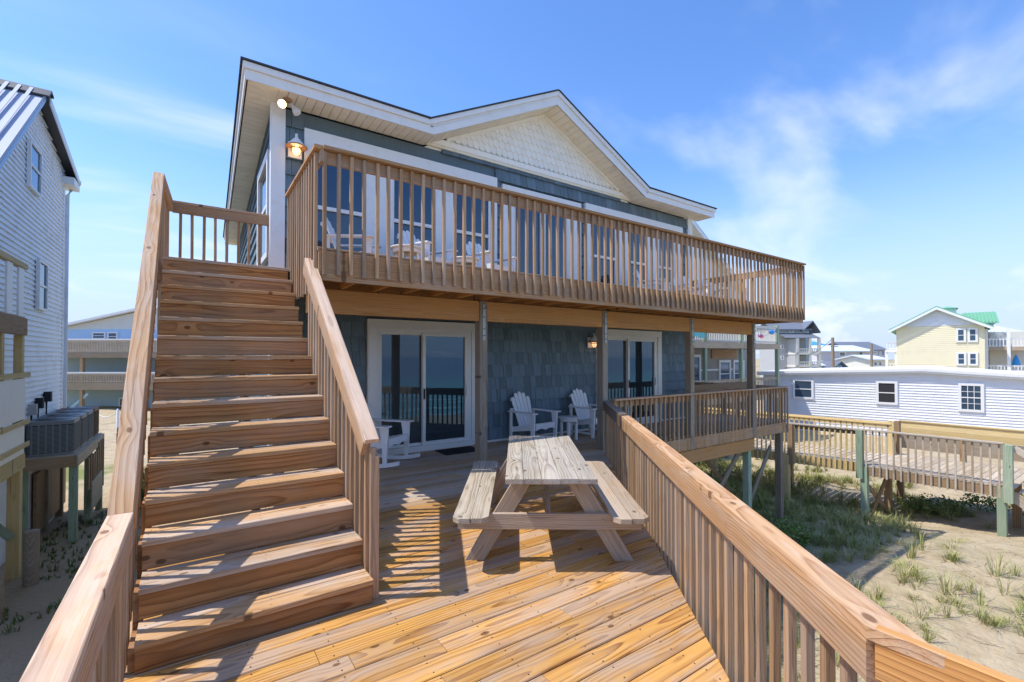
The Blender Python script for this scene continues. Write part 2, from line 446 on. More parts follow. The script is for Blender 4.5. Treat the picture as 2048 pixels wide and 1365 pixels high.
# ------------------------------------------------------------------ the blue beach house
FW = 7.88                      # front wall plane
house = thing('beach_house', 'two-storey blue shingled beach house with cream gable and white trim', 'house', (6.3, 13, -2.7))
def sx(y): return .99 + .029*(y-FW)         # left side wall, slightly out of square
BACK = 18.4
def fprism(poly, z0, z1, name, mat, parent=house):
    return MB().prism(poly, 2, z0, z1).build(name, mat, parent)
fprism([(sx(FW+.05)+.05, FW+.05), (11.56, FW+.05), (11.56, BACK), (sx(BACK)+.05, BACK)], -.32, 5.58, 'wall', M_['shingle'])
MB().prism([(3.5, 5.58), (9.06, 5.58), (6.28, 6.97)], 1, FW+.04, FW+3.5).build('gable_wall', M_['scale'], house)
# stilts under the house
for i, x in enumerate((1.4, 4.8, 8.2, 11.2)):
    for y in (8.4, 12.5, 17.5):
        MB().box(x-.12, x+.12, y-.12, y+.12, -4.2, -.32).build('pile', M_['post'], house)

# cladding
def proj_area(x, y, z, w, h):
    v = Vector((x, y, z-EYE)); f0 = Vector((math.sin(YAW), math.cos(YAW), 0)); r0 = Vector((math.cos(YAW), -math.sin(YAW), 0))
    d = v.dot(f0)
    return w*h/(d*d)
holes = [(2.44, 4.61, -1, 2.36), (7.85, 10.21, -1, 2.37), (1.435, 5.05, 2.8, 5.31), (5.18, 7.345, 2.8, 5.22), (7.48, 11.16, 2.8, 5.27), (-1, 1.165, -1, 6), (11.44, 13, -1, 6)]
shingles = []
rs = random.Random(4)
row = 0; z = .04
while z < 5.66:
    h = .25
    x = 1.0 - rs.random()*.1
    while x < 11.6:
        w = rs.choice((.09, .11, .13, .15, .17, .21))
        segs = [(x, x+w)]
        for hx0, hx1, hz0, hz1 in holes:
            if z+h*.5 > hz0 and z < hz1-.01:
                ns = []
                for a, b in segs:
                    if b <= hx0 or a >= hx1: ns.append((a, b))
                    else:
                        if a < hx0-.03: ns.append((a, hx0))
                        if b > hx1+.03: ns.append((hx1, b))
                segs = ns
        for a, b in segs:
            top = min(z+h+.03, 5.70)
            if not (a > 3.8 and b < 8.8): top = min(top, 5.59)
            if top-z > .05: shingles.append((a+.003, b-.003, z, top))
        x += w
    z += h
def vis(a, b, z0, z1):
    if z0 > 5.0 or (b < 1.45 and z0 > 2.8): return True
    if z1 < 2.5 and z0 >= 0 and a > 1.9: return True
    return False
shingles.sort(key=lambda s: -(proj_area((s[0]+s[1])/2, FW, s[2], s[1]-s[0], s[3]-s[2]) if vis(*s) else 0))
def shingle_geo(mb, a, b, z0, z1, off, tilt):
    mb.add([(a, FW-.012-off, z0), (b, FW-.012-off-tilt, z0), (b, FW+.045, z0), (a, FW+.045, z0), (a, FW+.028, z1), (b, FW+.028, z1), (b, FW+.05, z1), (a, FW+.05, z1)],
           [(0,3,2,1),(4,5,6,7),(0,1,5,4),(1,2,6,5),(2,3,7,6),(3,0,4,7)])
rest = MB()
for i, (a, b, z0, z1) in enumerate(shingles):
    off, tilt = rs.random()*.006, (rs.random()-.5)*.004
    dz = (rs.random()-.5)*.008
    if i < 298:
        m = MB(); shingle_geo(m, a, b, z0+dz, z1, off, tilt); m.build('shingle', M_['shingle'], house)
    else: shingle_geo(rest, a, b, z0+dz, z1, off, tilt)
tag(rest.build('shingle_field', M_['shingle'], house), kind='stuff')
# left side wall: the same shingles in lapped rows
side = MB(); z = .04
while z < 5.55:
    y = FW+.12
    while y < BACK:
        w = rs.choice((.12, .16, .2, .26)); y2 = min(y+w-.006, BACK); o = rs.random()*.006
        if not (8.25 < y2 and y < 9.75 and z+.1 > 3.35 and z < 4.95):
            zt = min(z+.28, 5.58)
            side.add([(sx(y)-.014-o, y, z), (sx(y2)-.014-o, y2, z), (sx(y2)+.06, y2, z), (sx(y)+.06, y, z), (sx(y)+.028, y, zt), (sx(y2)+.028, y2, zt), (sx(y2)+.06, y2, zt), (sx(y)+.06, y, zt)],
                     [(0,3,2,1),(4,5,6,7),(0,1,5,4),(1,2,6,5),(2,3,7,6),(3,0,4,7)])
        y += w
    z += .25
tag(side.build('side_shingle_field', M_['shingle'], house), kind='stuff')
# corner boards, band boards
def cb(x0, x1, y0, y1, z0, z1, name='corner_board', mat=None): return MB().box(x0, x1, y0, y1, z0, z1).build(name, mat or M_['white'], house)
cb(.965, 1.165, FW-.03, FW+.12, -.05, 5.598)
cb(11.44, 11.63, FW-.03, FW+.12, -.05, 5.598)
cb(1.167, 11.438, FW-.016, FW+.03, -.06, .035, 'skirt_board')
cb(11.56, 11.60, FW+.122, BACK, -.3, 5.58, 'right_wall_cladding', M_['shingle'])
# gable frieze and scales
G0 = 6.28
def gz(x): return 7.0 - .5*abs(x-G0)
MB().prism([(3.62, 5.665), (8.94, 5.665), (8.72, 5.77), (3.84, 5.77)], 1, FW-.035, FW+.035).build('gable_frieze', M_['scale'], house)
MB().prism([(3.52, 5.615), (9.04, 5.615), (8.96, 5.663), (3.60, 5.663)], 1, FW-.02, FW+.03).build('frieze_moulding', M_['cream'], house)
scale_pts = [(math.cos(t)*.066, -.066*.95+.066*math.sin(t)*.95) for t in [math.pi + math.pi*i/8 for i in range(9)]]
rown = 0; z = 5.80
sm = {}
while z < 7.0:
    x = 3.5 + (.068 if rown % 2 else 0)
    while x < 9.1:
        if z + .155 < gz(x)+.10 and z+.02 < gz(x)-.02:
            ztop = min(z+.20, gz(abs(x-G0)+.068+G0)+.005)
            m = MB(); hh = ztop-z
            poly = [(p[0], p[1]+.125) for p in scale_pts] + [(.066, .0629+hh*0), (.066, hh), (-.066, hh)]
            poly = [(p[0], p[1]) for p in poly if p[1] <= hh]
            n = len(poly); tl = rs.random()*.005
            vs = [(x+p[0], FW-.004-tl*.6+.026*max(0, p[1])/.2, z+p[1]) for p in poly] + [(x+p[0], FW+.032, z+p[1]) for p in poly]
            m.add(vs, [tuple(range(n)), tuple(range(2*n-1, n-1, -1))] + [(i, n+i, n+(i+1) % n, (i+1) % n) for i in range(n)])
            m.build('scale_shingle', M_['scale'], house)
        x += .1365
    z += .15; rown += 1
for s_ in (-1, 1):
    MB().prism([(G0, 6.925), (G0+s_*2.35, 6.925-2.35*.5), (G0+s_*2.35, 6.995-2.35*.5), (G0, 6.995)], 1, FW-.04, FW+.034).build('rake_moulding', M_['scale'], house)
# eaves: soffit strips, fascia, roof
EY = 7.42; EZ = 5.60
def quadslab(mb, a, b, c, d, t=.012):
    """thin slab whose underside is a,b,c,d"""
    a, b, c, d = map(Vector, (a, b, c, d)); n = Vector((0, 0, t))
    mb.add([a, b, c, d, a+n, b+n, c+n, d+n], [(0,3,2,1),(4,5,6,7),(0,1,5,4),(1,2,6,5),(2,3,7,6),(3,0,4,7)])
def strips(x0, x1, zf, w=.132):
    n = int(round((x1-x0)/w)); w = (x1-x0)/n
    for i in range(n):
        a, b = x0+i*w+.004, x0+(i+1)*w-.004
        m = MB(); quadslab(m, (a, EY+.02, zf(a)), (b, EY+.02, zf(b)), (b, FW+.03, zf(b)), (a, FW+.03, zf(a)))
        m.build('soffit_panel', M_['cream'], house)
strips(1.02, 3.48, lambda x: EZ); strips(9.08, 11.98, lambda x: EZ)
strips(3.482, G0-.001, gz); strips(G0+.001, 9.078, gz)
ex = lambda y: .60 + .029*(y-EY)
nst = 72
for i in range(nst):
    y0 = EY+.02 + (BACK+.4-EY)*i/nst; y1 = EY+.02 + (BACK+.4-EY)*(i+1)/nst - .008
    m = MB()
    xr0 = sx(y0)+.04 if y0 > FW else ex(y0)+ (y0-EY)*.95+.02
    xr1 = sx(y1)+.04 if y1 > FW else ex(y1)+ (y1-EY)*.95+.02
    quadslab(m, (ex(y0)+.02, y0, EZ), (xr0, y0, EZ), (xr1, y1, EZ), (ex(y1)+.02, y1, EZ)); m.build('soffit_panel', M_['cream'], house)
m = MB(); quadslab(m, (ex(EY)+.05, EY+.02, EZ+.004), (1.02, EY+.02, EZ+.004), (1.02, FW+.03, EZ+.004), (1.0, FW+.03, EZ+.004)); m.build('soffit_corner', M_['cream'], house)
# backing above soffits so no light leaks
fa = []
def fasc(x0, zb0, zt0, x1, zb1, zt1, y=EY, th=.022, mat='white', name='fascia'):
    m = MB(); m.prism([(x0, zb0), (x1, zb1), (x1, zt1), (x0, zt0)], 1, y-th, y); return m.build(name, M_[mat], house)
fasc(.575, 5.588, 5.73, 3.452, 5.588, 5.73); fasc(.555, 5.732, 5.822, 3.372, 5.732, 5.822, EY-.024, .03, 'white', 'drip_board')
fasc(3.454, 5.586, 5.731, G0-.001, 6.995, 7.14); fasc(3.374, 5.733, 5.823, G0-.001, 7.182, 7.272, EY-.025, .03, 'white', 'drip_board')
fasc(G0+.001, 6.995, 7.14, 9.106, 5.586, 5.731); fasc(G0+.001, 7.182, 7.272, 9.186, 5.733, 5.823, EY-.025, .03, 'white', 'drip_board')
fasc(9.108, 5.588, 5.73, 12.0, 5.588, 5.73); fasc(9.188, 5.732, 5.822, 12.02, 5.732, 5.822, EY-.024, .03, 'white', 'drip_board')
# fill strip between fascia and drip board
fasc(.575, 5.729, 5.80, 3.40, 5.729, 5.80, EY-.002, .02); fasc(9.16, 5.729, 5.80, 12.0, 5.729, 5.80, EY-.002, .02)
fasc(3.40, 5.70, 5.80, G0, 7.14, 7.24, EY-.002, .02); fasc(G0, 7.14, 7.24, 9.16, 5.70, 5.80, EY-.002, .02)
MB().add([(ex(EY)-.022, EY-.02, 5.588), (ex(EY), EY, 5.588), (ex(BACK+.4), BACK+.4, 5.588), (ex(BACK+.4)-.022, BACK+.4, 5.588),
          (ex(EY)-.022, EY-.02, 5.80), (ex(EY), EY, 5.80), (ex(BACK+.4), BACK+.4, 5.80), (ex(BACK+.4)-.022, BACK+.4, 5.80)],
         [(0,3,2,1),(4,5,6,7),(0,1,5,4),(1,2,6,5),(2,3,7,6),(3,0,4,7)]).build('fascia', M_['white'], house)
MB().add([(ex(EY)-.05, EY-.05, 5.745), (ex(EY)-.022, EY-.05, 5.745), (ex(BACK+.4)-.022, BACK+.4, 5.745), (ex(BACK+.4)-.05, BACK+.4, 5.745),
          (ex(EY)-.05, EY-.05, 5.82), (ex(EY)-.022, EY-.05, 5.82), (ex(BACK+.4)-.022, BACK+.4, 5.82), (ex(BACK+.4)-.05, BACK+.4, 5.82)],
         [(0,3,2,1),(4,5,6,7),(0,1,5,4),(1,2,6,5),(2,3,7,6),(3,0,4,7)]).build('drip_board', M_['white'], house)
rf = MB()
rx0, rx1, ry0, ry1 = .52, 12.05, EY-.075, BACK+.45
rz = 5.825; th = .028; sl_ = .388; VY = ry0+(7.275-rz)/sl_
A, B_, C_, D_ = (rx0, ry0, rz), (rx1, ry0, rz), (rx1, ry1, rz), (rx0+.33, ry1, rz)
v0, v1, vp = (3.37, ry0, rz), (9.19, ry0, rz), (G0, VY, 7.275)
rid0, rid1 = (5.2, ry0+4.9, rz+1.9), (7.4, ry0+4.9, rz+1.9)
P_ = [A, v0, vp, v1, B_, C_, D_, rid0, rid1]; n_ = len(P_)
rf.add(P_+[(p[0], p[1], p[2]+th) for p in P_], [(n_+0,n_+1,n_+2,n_+7), (n_+2,n_+8,n_+7), (n_+2,n_+3,n_+4,n_+8), (n_+4,n_+5,n_+8), (n_+5,n_+6,n_+7,n_+8), (n_+6,n_+0,n_+7),
        (0,1,2,7)[::-1], (2,8,7)[::-1], (2,3,4,8)[::-1], (4,5,8)[::-1], (5,6,7,8)[::-1], (6,0,7)[::-1], (0,1,n_+1,n_), (1,2,n_+2,n_+1), (2,3,n_+3,n_+2), (3,4,n_+4,n_+3), (4,5,n_+5,n_+4), (5,6,n_+6,n_+5), (6,0,n_,n_+6)])
rf.build('roof', M_['roof'], house)
g = MB()
for s_ in (-1, 1):
    a = (G0+s_*2.93, EY-.07, 5.81); b = (G0, EY-.07, 7.275); c = (G0, VY+.1, 7.275); d = (G0+s_*2.93, EY-.02, 5.81)
    q = [Vector(p) for p in (a, b, c, d)]; n_ = Vector((s_*.45, 0, .89))*.028
    g.add(q+[p+n_ for p in q], [(0,3,2,1),(4,5,6,7),(0,1,5,4),(1,2,6,5),(2,3,7,6),(3,0,4,7)])
g.build('gable_roof', M_['roof'], house)

# windows and doors of the house
def window(x0, x1, z0, z1, y=FW, parent=house, mid=True, fr=.045, mats=('white', 'glass'), name='window'):
    m = MB(); yf, yb = y-.035, y+.03
    m.box(x0, x0+fr, yf, yb, z0, z1); m.box(x1-fr, x1, yf, yb, z0, z1)
    m.box(x0+fr, x1-fr, yf+.001, yb, z0, z0+fr); m.box(x0+fr, x1-fr, yf+.001, yb, z1-fr, z1)
    zm = (z0+z1)/2
    if mid: m.box(x0+fr, x1-fr, yf-.008, yb, zm-.03, zm+.03)
    w = m.build(name, M_[mats[0]], parent)
    if mid:
        MB().box(x0+fr, x1-fr, y+.002, y+.012, z0+fr, zm-.03).build('pane', M_[mats[1]], w)
        MB().box(x0+fr, x1-fr, y-.012, y-.002, zm+.03, z1-fr).build('pane', M_[mats[1]], w)
    else: MB().box(x0+fr, x1-fr, y+.0, y+.01, z0+fr, z1-fr).build('pane', M_[mats[1]], w)
    return w
def trim(x0, x1, z0, z1, y0=FW-.055, y1=FW+.03, name='window_trim', mat='white', parent=house):
    return MB().box(x0, x1, y0, y1, z0, z1).build(name, M_[mat], parent)
trim(1.435, 5.046, 5.045, 5.31, FW-.06)
trim(1.435, 1.575, 3.15, 5.044); trim(4.90, 5.046, 3.15, 5.044); trim(1.435, 5.046, 3.05, 3.149, FW-.07, name='window_sill')
for a, b in ((1.576, 2.41), (2.86, 3.70), (4.09, 4.899)): window(a, b, 3.15, 5.044)
trim(2.411, 2.859, 3.15, 5.044); trim(3.701, 4.089, 3.15, 5.044)
trim(5.18, 7.345, 4.98, 5.22, FW-.06, name='door_trim'); trim(5.18, 5.45, 2.9, 4.979, name='door_trim'); trim(6.95, 7.345, 2.9, 4.979, name='door_trim')
window(5.451, 6.23, 2.9, 4.979, mid=False, fr=.06, mats=('doorframe', 'glass'), name='sliding_door')
window(6.231, 6.949, 2.9, 4.979, FW-.025, mid=False, fr=.06, mats=('doorframe', 'glass'), name='sliding_door')
trim(7.484, 11.154, 5.0, 5.27, FW-.06); trim(7.484, 7.70, 3.15, 4.999); trim(10.82, 11.154, 3.15, 4.999); trim(7.484, 11.154, 3.05, 3.149, FW-.07, name='window_sill')
for a, b in ((7.701, 8.53), (9.0, 9.68), (10.12, 10.819)): window(a, b, 3.15, 4.999)
trim(8.531, 8.999, 3.15, 4.999); trim(9.681, 10.119, 3.15, 4.999)
def slider(x0, x1, zt, split, name='sliding_door'):
    t = .15
    trim(x0, x1, zt-t, zt, FW-.07, name='door_trim', mat='doorframe')
    trim(x0, x0+t, .0, zt-t-.001, FW-.07, name='door_trim', mat='doorframe'); trim(x1-t, x1, .0, zt-t-.001, FW-.07, name='door_trim', mat='doorframe')
    trim(x0+t+.001, x1-t-.001, .0, .10, FW-.10, name='door_sill', mat='doorframe')
    a, b = x0+t+.002, x1-t-.002
    m = MB(); m.box(a, a+.05, FW-.05, FW+.03, .101, zt-t-.002); m.box(b-.08, b, FW-.05, FW+.03, .101, zt-t-.002); m.box(a+.051, b-.081, FW-.05, FW+.03, zt-t-.06, zt-t-.002)
    f = m.build('door_frame', M_['doorframe'], house)
    d1 = window(a+.052, split+.02, .102, zt-t-.062, FW+.015, mid=False, fr=.045, mats=('doorframe', 'glass3'), name=name)
    d2 = window(split-.03, b-.082, .102, zt-t-.062, FW-.03, mid=False, fr=.06, mats=('doorframe', 'glass2'), name=name)
    MB().box(b-.125, b-.10, FW-.095, FW-.067, .95, 1.16).build('door_handle', M_['doorframe'], d2)
    MB().box(split-.015, split+.015, FW-.08, FW-.066, .93, 1.12).build('door_latch', M_['black'], d2)
slider(2.45, 4.605, 2.345, 3.47); slider(7.86, 10.205, 2.36, 8.93)
# side wall window
m = MB(); yl, yh = 8.3, 9.7
for (a, b, c, d) in ((yl, yl+.13, 3.4, 4.9), (yh-.13, yh, 3.4, 4.9), (yl, yh, 4.9, 5.03), (yl, yh, 3.3, 3.4), (yl+.13, yh-.13, 4.12, 4.18)):
    m.box(sx(8.9)-.05, sx(8.9)+.06, a, b, c, d)
sw = m.build('window', M_['white'], house)
MB().box(sx(8.9)-.012, sx(8.9)+.05, yl+.131, yh-.131, 3.401, 4.899).build('pane', M_['glass'], sw)

# lamps on the house
def nautical(loc, label, s=1.0):
    t = thing('wall_lamp', label, 'lamp', loc, 'lit wall lamps')
    x, y, z = loc
    MB().box(x-.10*s, x+.10*s, FW-.045, FW-.018, z-.12*s, z+.12*s).build('backplate', M_['white'], t)
    MB().tube([(x, FW-.04, z+.06*s), (x, y+.03, z+.10*s), (x, y, z+.16*s)], .012*s).build('bracket', M_['white'], t)
    MB().lathe([(.001, .22), (.02, .21), (.02, .155), (.045, .13), (.075, .095), (.115, .045), (.118, .035), (.07, .04), (.001, .04)], (x, y, z), 20).build('cap', M_['white'], t)
    MB().lathe([(.155, .0), (.16, .012), (.08, .04), (.05, .05)], (x, y, z), 24).build('shade', plain_copper, t)
    MB().lathe([(.001, -.115), (.03, -.11), (.05, -.085), (.058, -.04), (.05, .0), (.02, .02)], (x, y, z), 16).build('bulb_jar', M_['lampglass'] if z > 3 else emit_mat('dim_lamp_glow', (1., .55, .25), .55), t)
    c = MB()
    for k in range(6):
        a = k*math.pi/3
        c.tube([(x+.07*math.cos(a), y+.07*math.sin(a), z+.03), (x+.073*math.cos(a), y+.073*math.sin(a), z-.06), (x+.03*math.cos(a), y+.03*math.sin(a), z-.125)], .004, 5)
    c.lathe([(.076, -.03), (.08, -.022), (.076, -.014)], (x, y, z), 20)
    c.build('guard', plain_copper, t)
    return t
plain_copper = plain('rusty_copper', (.42, .24, .13), .55, dirt=.5, dirtc=(.3, .14, .06))
nautical((1.30, 7.72, 4.92), 'nautical caged wall lamp lit beside upper window near the corner')
nautical((7.66, 7.74, 2.03), 'small lit wall lamp on blue shingles near the right sliding door')
t = thing('flood_light', 'two-bulb flood light with one bulb lit under the eave corner', 'lamp', (1.15, 7.66, 5.58))
MB().lathe([(.001, -.03), (.06, -.03), (.065, -.001)], (1.16, 7.66, 5.598), 18).build('base', plain_copper, t)
def spot(c, d, mat, nm):
    M = frame(c, d); m = MB()
    m.tube([M @ Vector((-.10, 0, 0)), M @ Vector((-.03, 0, 0))], .022, 10)
    m.tube([M @ Vector((-.03, 0, 0)), M @ Vector((.03, 0, 0)), M @ Vector((.075, 0, 0))], [.028, .052, .062], 14)
    h = m.build('bulb_housing', M_['white'] if nm == 'off' else plain_copper, t)
    MB().tube([M @ Vector((.076, 0, 0)), M @ Vector((.086, 0, 0))], [.058, .04], 14).build('bulb', mat, h)
spot((1.10, 7.62, 5.50), (-.35, -.75, -.55), emit_mat('bulb_glow', (1., .66, .28), 4.0), 'on')
spot((1.26, 7.66, 5.48), (.45, -.35, -.8), M_['white'], 'off')
# ------------------------------------------------------------------ lower deck
ang = R(50.4); AD = Vector((math.cos(ang), math.sin(ang), 0)); AN = Vector((math.sin(ang), -math.cos(ang), 0))
A0 = Vector((1.655, .545, 0)); A1 = A0 + AD*7.42           # inner edge of the angled rail
LX = -.24                                                   # inner edge of the left rail
RY = 6.10                                                   # porch front rail line
RX = 13.05                                                  # right end of the porch
deck = thing('lower_deck', 'weathered orange-brown wooden lower deck with angled railing along its right side', 'deck', (3, 4, -2.7))
def deck_right(y):
    if y < A0.y: return A0.x
    if y < A1.y: return A0.x + (y-A0.y)*AD.x/AD.y
    return RX
rd = random.Random(11)
pitch = .1515; y = -3.02
while y < FW-.02:
    y1 = min(y+pitch-.007, FW-.012)
    xr0, xr1 = deck_right(y), deck_right(y1)
    if y >= RY-.08: xr0 = xr1 = RX
    elif y1 >= RY-.08: xr0 = xr1 = deck_right(RY-.08)
    cuts = [LX-.04]
    full = min(xr0, xr1)
    c = LX + rd.uniform(.8, 3.4)
    while c < full-.6:
        if y > .3: cuts.append(c)
        c += rd.choice((2.44, 3.66, 3.05))
    ends = cuts[1:] + [None]
    for a, b in zip(cuts, ends):
        m = MB(); t = .036; ch = .005
        b0, b1 = (xr0, xr1) if b is None else (b-.004, b-.004)
        xc = (a+(b0+b1)/2)/2; yc = (y+y1)/2; w = (y1-y)/2
        if b0 - a < .1: continue
        prof = [(-w+ch, 0), (w-ch, 0), (w, -ch), (w, -t), (-w, -t), (-w, -ch)]
        vs = [(a-xc, p[0], p[1]) for p in prof] + [((b0 + (b1-b0)*(p[0]+w)/(2*w))-xc, p[0], p[1]) for p in prof]
        m.add(vs, [(5,4,3,2,1,0), (6,7,8,9,10,11)] + [(i, (i+1) % 6, 6+(i+1) % 6, 6+i) for i in range(6)])
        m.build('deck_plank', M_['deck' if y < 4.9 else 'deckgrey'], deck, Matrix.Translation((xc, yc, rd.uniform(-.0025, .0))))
    y += pitch
# frame under the planks
board('rim_joist', deck, (LX-.06, -3, -.16), (LX-.06, FW, -.16), .04, .24, M_['rail'])
for k in range(9):
    yy = -2.4 + k*1.25
    board('joist', deck, (LX, yy, -.15), (max(deck_right(yy)-.08, 1.5), yy, -.15), .04, .22, M_['post'])
board('rim_joist', deck, A0+AN*-.02+AD*-.02+Vector((0,0,-.15)), A1+AN*-.02+Vector((0,0,-.15)), .04, .22, M_['rail'])
board('rim_joist', deck, (A0.x-.02, -3, -.15), (A0.x-.02, A0.y, -.15), .04, .22, M_['rail'])

def railing(parent, p0, p1, out, ztop, capw, zbal, n=None, sp=.14, side=-1, bal='baluster', cap='cap', railm='rail', capt=.038, capoff=0.0, first=.0, last=.0, r26=.13, balw=.038):
    """horizontal rail between p0,p1 (its inner face line); out = outward unit vector"""
    p0, p1, out = Vector(p0), Vector(p1), Vector(out); L_ = (p1-p0).length; d = (p1-p0)/L_
    Z = lambda z: Vector((0, 0, z))
    if cap: board('handrail_cap', parent, p0+out*(capw/2-capoff)+Z(ztop-capt/2), p1+out*(capw/2-capoff)+Z(ztop-capt/2), capw, capt, M_[cap])
    zr = ztop-capt-.002-r26/2
    if cap: board('top_rail', parent, p0+out*.019+Z(zr), p1+out*.019+Z(zr), .038, r26, M_[railm])
    n = n or int(round((L_-first-last)/sp))
    zt = ztop-capt-.012
    for i in range(n+1):
        q = p0 + d*(first+(L_-first-last)*i/n) + out*(.0385+balw/2)
        j = rd.uniform(-.004, .004)
        board('baluster', parent, q+d*j+Z(zbal+rd.uniform(-.012, .012)), q+d*(j+rd.uniform(-.009, .009))+Z(zt+rd.uniform(-.004, .004)), balw*rd.choice((1, 1, .95)), balw, M_[bal], up=-out)
# left rail along the walkway, the porch rail, the angled rail and the far end behind the camera
railing(deck, (LX, -3.0, 0), (LX, 3.085, 0), (-1, 0, 0), .90, .105, -.26, sp=.135, last=.02)
J = A0+AD*5.23
railing(deck, A0+AD*.30, J, AN, .90, .118, -.27, sp=.1345, first=.0, cap=None)
Lc = 5.23; Mc = frame(A0+AD*Lc/2+Vector((0, 0, .881)), AD)      # the cap, mitred onto the next rail
MB().prism([(-Lc/2, -.0), (Lc/2, -.0), (Lc/2, -.118), (-Lc/2-.133, -.118)], 2, -.019, .019).build('handrail_cap', M_['cap'], deck, Mc)
board('top_rail', deck, A0+AN*.019+Vector((0, 0, .795)), J+AN*.019+Vector((0, 0, .795)), .038, .13, M_['rail'])
for k in (.05, .18): q = A0+AD*k+AN*.0575; board('baluster', deck, q+Vector((0, 0, -.27)), q+Vector((0, 0, .85)), .038, .038, M_['baluster'], up=-AN)
railing(deck, J+AD*.004, A1+AD*-.02, AN, .895, .118, -.27, sp=.1345, railm='post', cap='post', first=.03)
board('top_rail', deck, (A0.x+.024, -3.0, .826), (A0.x+.024, A0.y-.02, .826), .036, .150, M_['beam'])
board('handrail_cap', deck, (A0.x+.105, -3.0, .84), (A0.x+.105, .2, .84), .12, .036, M_['cap'])
for k in range(24): board('baluster', deck, (A0.x+.064, -2.9+k*.135, -.27), (A0.x+.064, -2.9+k*.135, .82), .038, .038, M_['baluster'], up=(-1, 0, 0))
railing(deck, (LX-.1, -3.0, 0), (A0.x+.1, -3.0, 0), (0, -1, 0), .90, .12, -.27, sp=.135)
railing(deck, (6.46, RY, 0), (RX, RY, 0), (0, -1, 0), .915, .12, -.31, sp=.147, first=.04, last=.03, railm='rail', cap='rail')
railing(deck, (RX, RY-.08, 0), (RX, 9.6, 0), (1, 0, 0), .912, .12, -.31, sp=.15)
board('porch_beam', deck, (A1.x+.1, RY-.005, -.47), (11.52, RY-.005, -.47), .05, .29, M_['beam'])
board('rim_joist', deck, (A1.x, RY-.055, -.17), (RX+.0, RY-.055, -.17), .04, .26, M_['rail'])
board('rim_joist', deck, (RX-.02, RY, -.17), (RX-.02, 9.6, -.17), .04, .26, M_['rail'])
for k in range(6):   # extra porch planks on the right hand side of the house
    board('deck_plank', deck, (11.72+k*.1515+.07, FW+.01, -.018), (11.72+k*.1515+.07, 9.6, -.018), .144, .036, M_['deck'])
def gpost(x, y, s, z1, mat='post', name='support_post', parent=deck):
    return board(name, parent, (x, y, ground_z(x, y)-.3), (x, y, z1), s, s, M_[mat], up=(0, -1, 0))
gpost(12.95, RY+.07, .15, -.32); gpost(11.42, RY+.11, .15, -.32, 'green'); gpost(8.9, RY+.11, .15, -.32, 'green'); gpost(6.3, RY+.11, .15, -.32)
gpost(9.1, 7.9, .15, -.32, 'brown'); gpost(11.3, 8.0, .15, -.32, 'green'); gpost(12.9, 9.0, .15, -.32)
for s in (1.1, 3.4, 5.6): p = A0+AD*s-AN*.12; gpost(p.x, p.y, .14, -.27)
for yy in (-2.5, 1.2, 4.4, 7.2): gpost(LX+.1, yy, .14, -.29)
def brace(p0, p1, mat='post', parent=deck, w=.035, h=.13): return board('cross_brace', parent, p0, p1, w, h, M_[mat])
brace((8.98, 6.26, -2.6), (11.2, 6.26, -.6)); brace((11.5, 6.32, -2.3), (12.8, 6.32, -.7)); brace((11.4, 7.9, -.5), (12.8, 7.2, -2.4), 'brown'); brace((9.3, 7.7, -.5), (11.1, 7.7, -2.3))

# ------------------------------------------------------------------ upper deck
UY, UZ, UX0, UX1 = 5.20, 2.87, 1.06, 12.14
ud = thing('upper_deck', 'upper wooden balcony deck with long picket railing across the house front', 'balcony', (6.6, 6.4, 0))
k = 0; y = UY
while y < FW-.02:
    y1 = min(y+.145, FW-.02); yc = (y+y1-.006)/2
    for a, b in ((UX0+.03, 5.2), (5.204, 9.1), (9.104, UX1)):
        board('deck_plank', ud, (a, yc, UZ-.018), (b, yc, UZ-.018), y1-y-.006, .036, M_['rail'])
    y = y1
for a, b in ((11.72, 11.86), (11.862, 12.0), (12.002, 12.13)):
    board('deck_plank', ud, ((a+b)/2, FW, UZ-.018), ((a+b)/2, 9.4, UZ-.018), b-a-.006, .036, M_['rail'])
for a, b in ((UX0+.04, 6.1), (6.102, UX1)):
    board('rim_board', ud, (a, UY+.02, 2.683), (b, UY+.02, 2.683), .04, .335, M_['rail'])
board('rim_board', ud, (UX0+.065, UY+.045, 2.69), (UX0+.065, FW-.02, 2.69), .04, .30, M_['rail'])
board('rim_board', ud, (UX1-.02, UY+.045, 2.69), (UX1-.02, 9.4, 2.69), .04, .30, M_['rail'])
x = UX0+.5
while x < UX1-.2:
    board('joist', ud, (x, UY+.045, 2.69), (x, FW-.02, 2.69), .04, .27, M_['beam']); x += .41
bx = [1.15, 3.569, 6.171, 8.829, 11.36]
for a, b in zip(bx, [3.567, 6.169, 8.827, 11.358, None]):
    if b: board('beam', ud, (a+(.137 if a > 2 else 0), 6.075, 2.39), (b, 6.075, 2.39), .09, .30, M_['beam'])
for x in bx[1:]:
    p = board('support_post', ud, (x+.068, 6.09, -.30 if x > 6 else 0.), (x+.068, 6.09, 2.54), .135, .15, M_['post'], up=(0, -1, 0))
    MB().box(x+.045, x+.092, 6.003, 6.0145, 1.95, 2.50).build('strap', M_['metal'], p)
    for zz in (2.02, 2.12, 2.3, 2.43): MB().tube([(x+.068, 5.992, zz), (x+.068, 6.004, zz)], .010, 8).build('bolt', M_['darkmetal'], p)
railing(ud, (UX0+.07, UY-.002+.03, 0), (UX1, UY+.028, 0), (0, -1, 0), 3.94, .11, 2.575, sp=.1412, first=.02, last=.02, capoff=.0, cap='rail')
railing(ud, (UX0+.078, UY-.05, 0), (UX0+.078, 6.98, 0), (-1, 0, 0), 3.938, .10, 2.42, sp=.137, first=.12, last=.02, cap='rail')
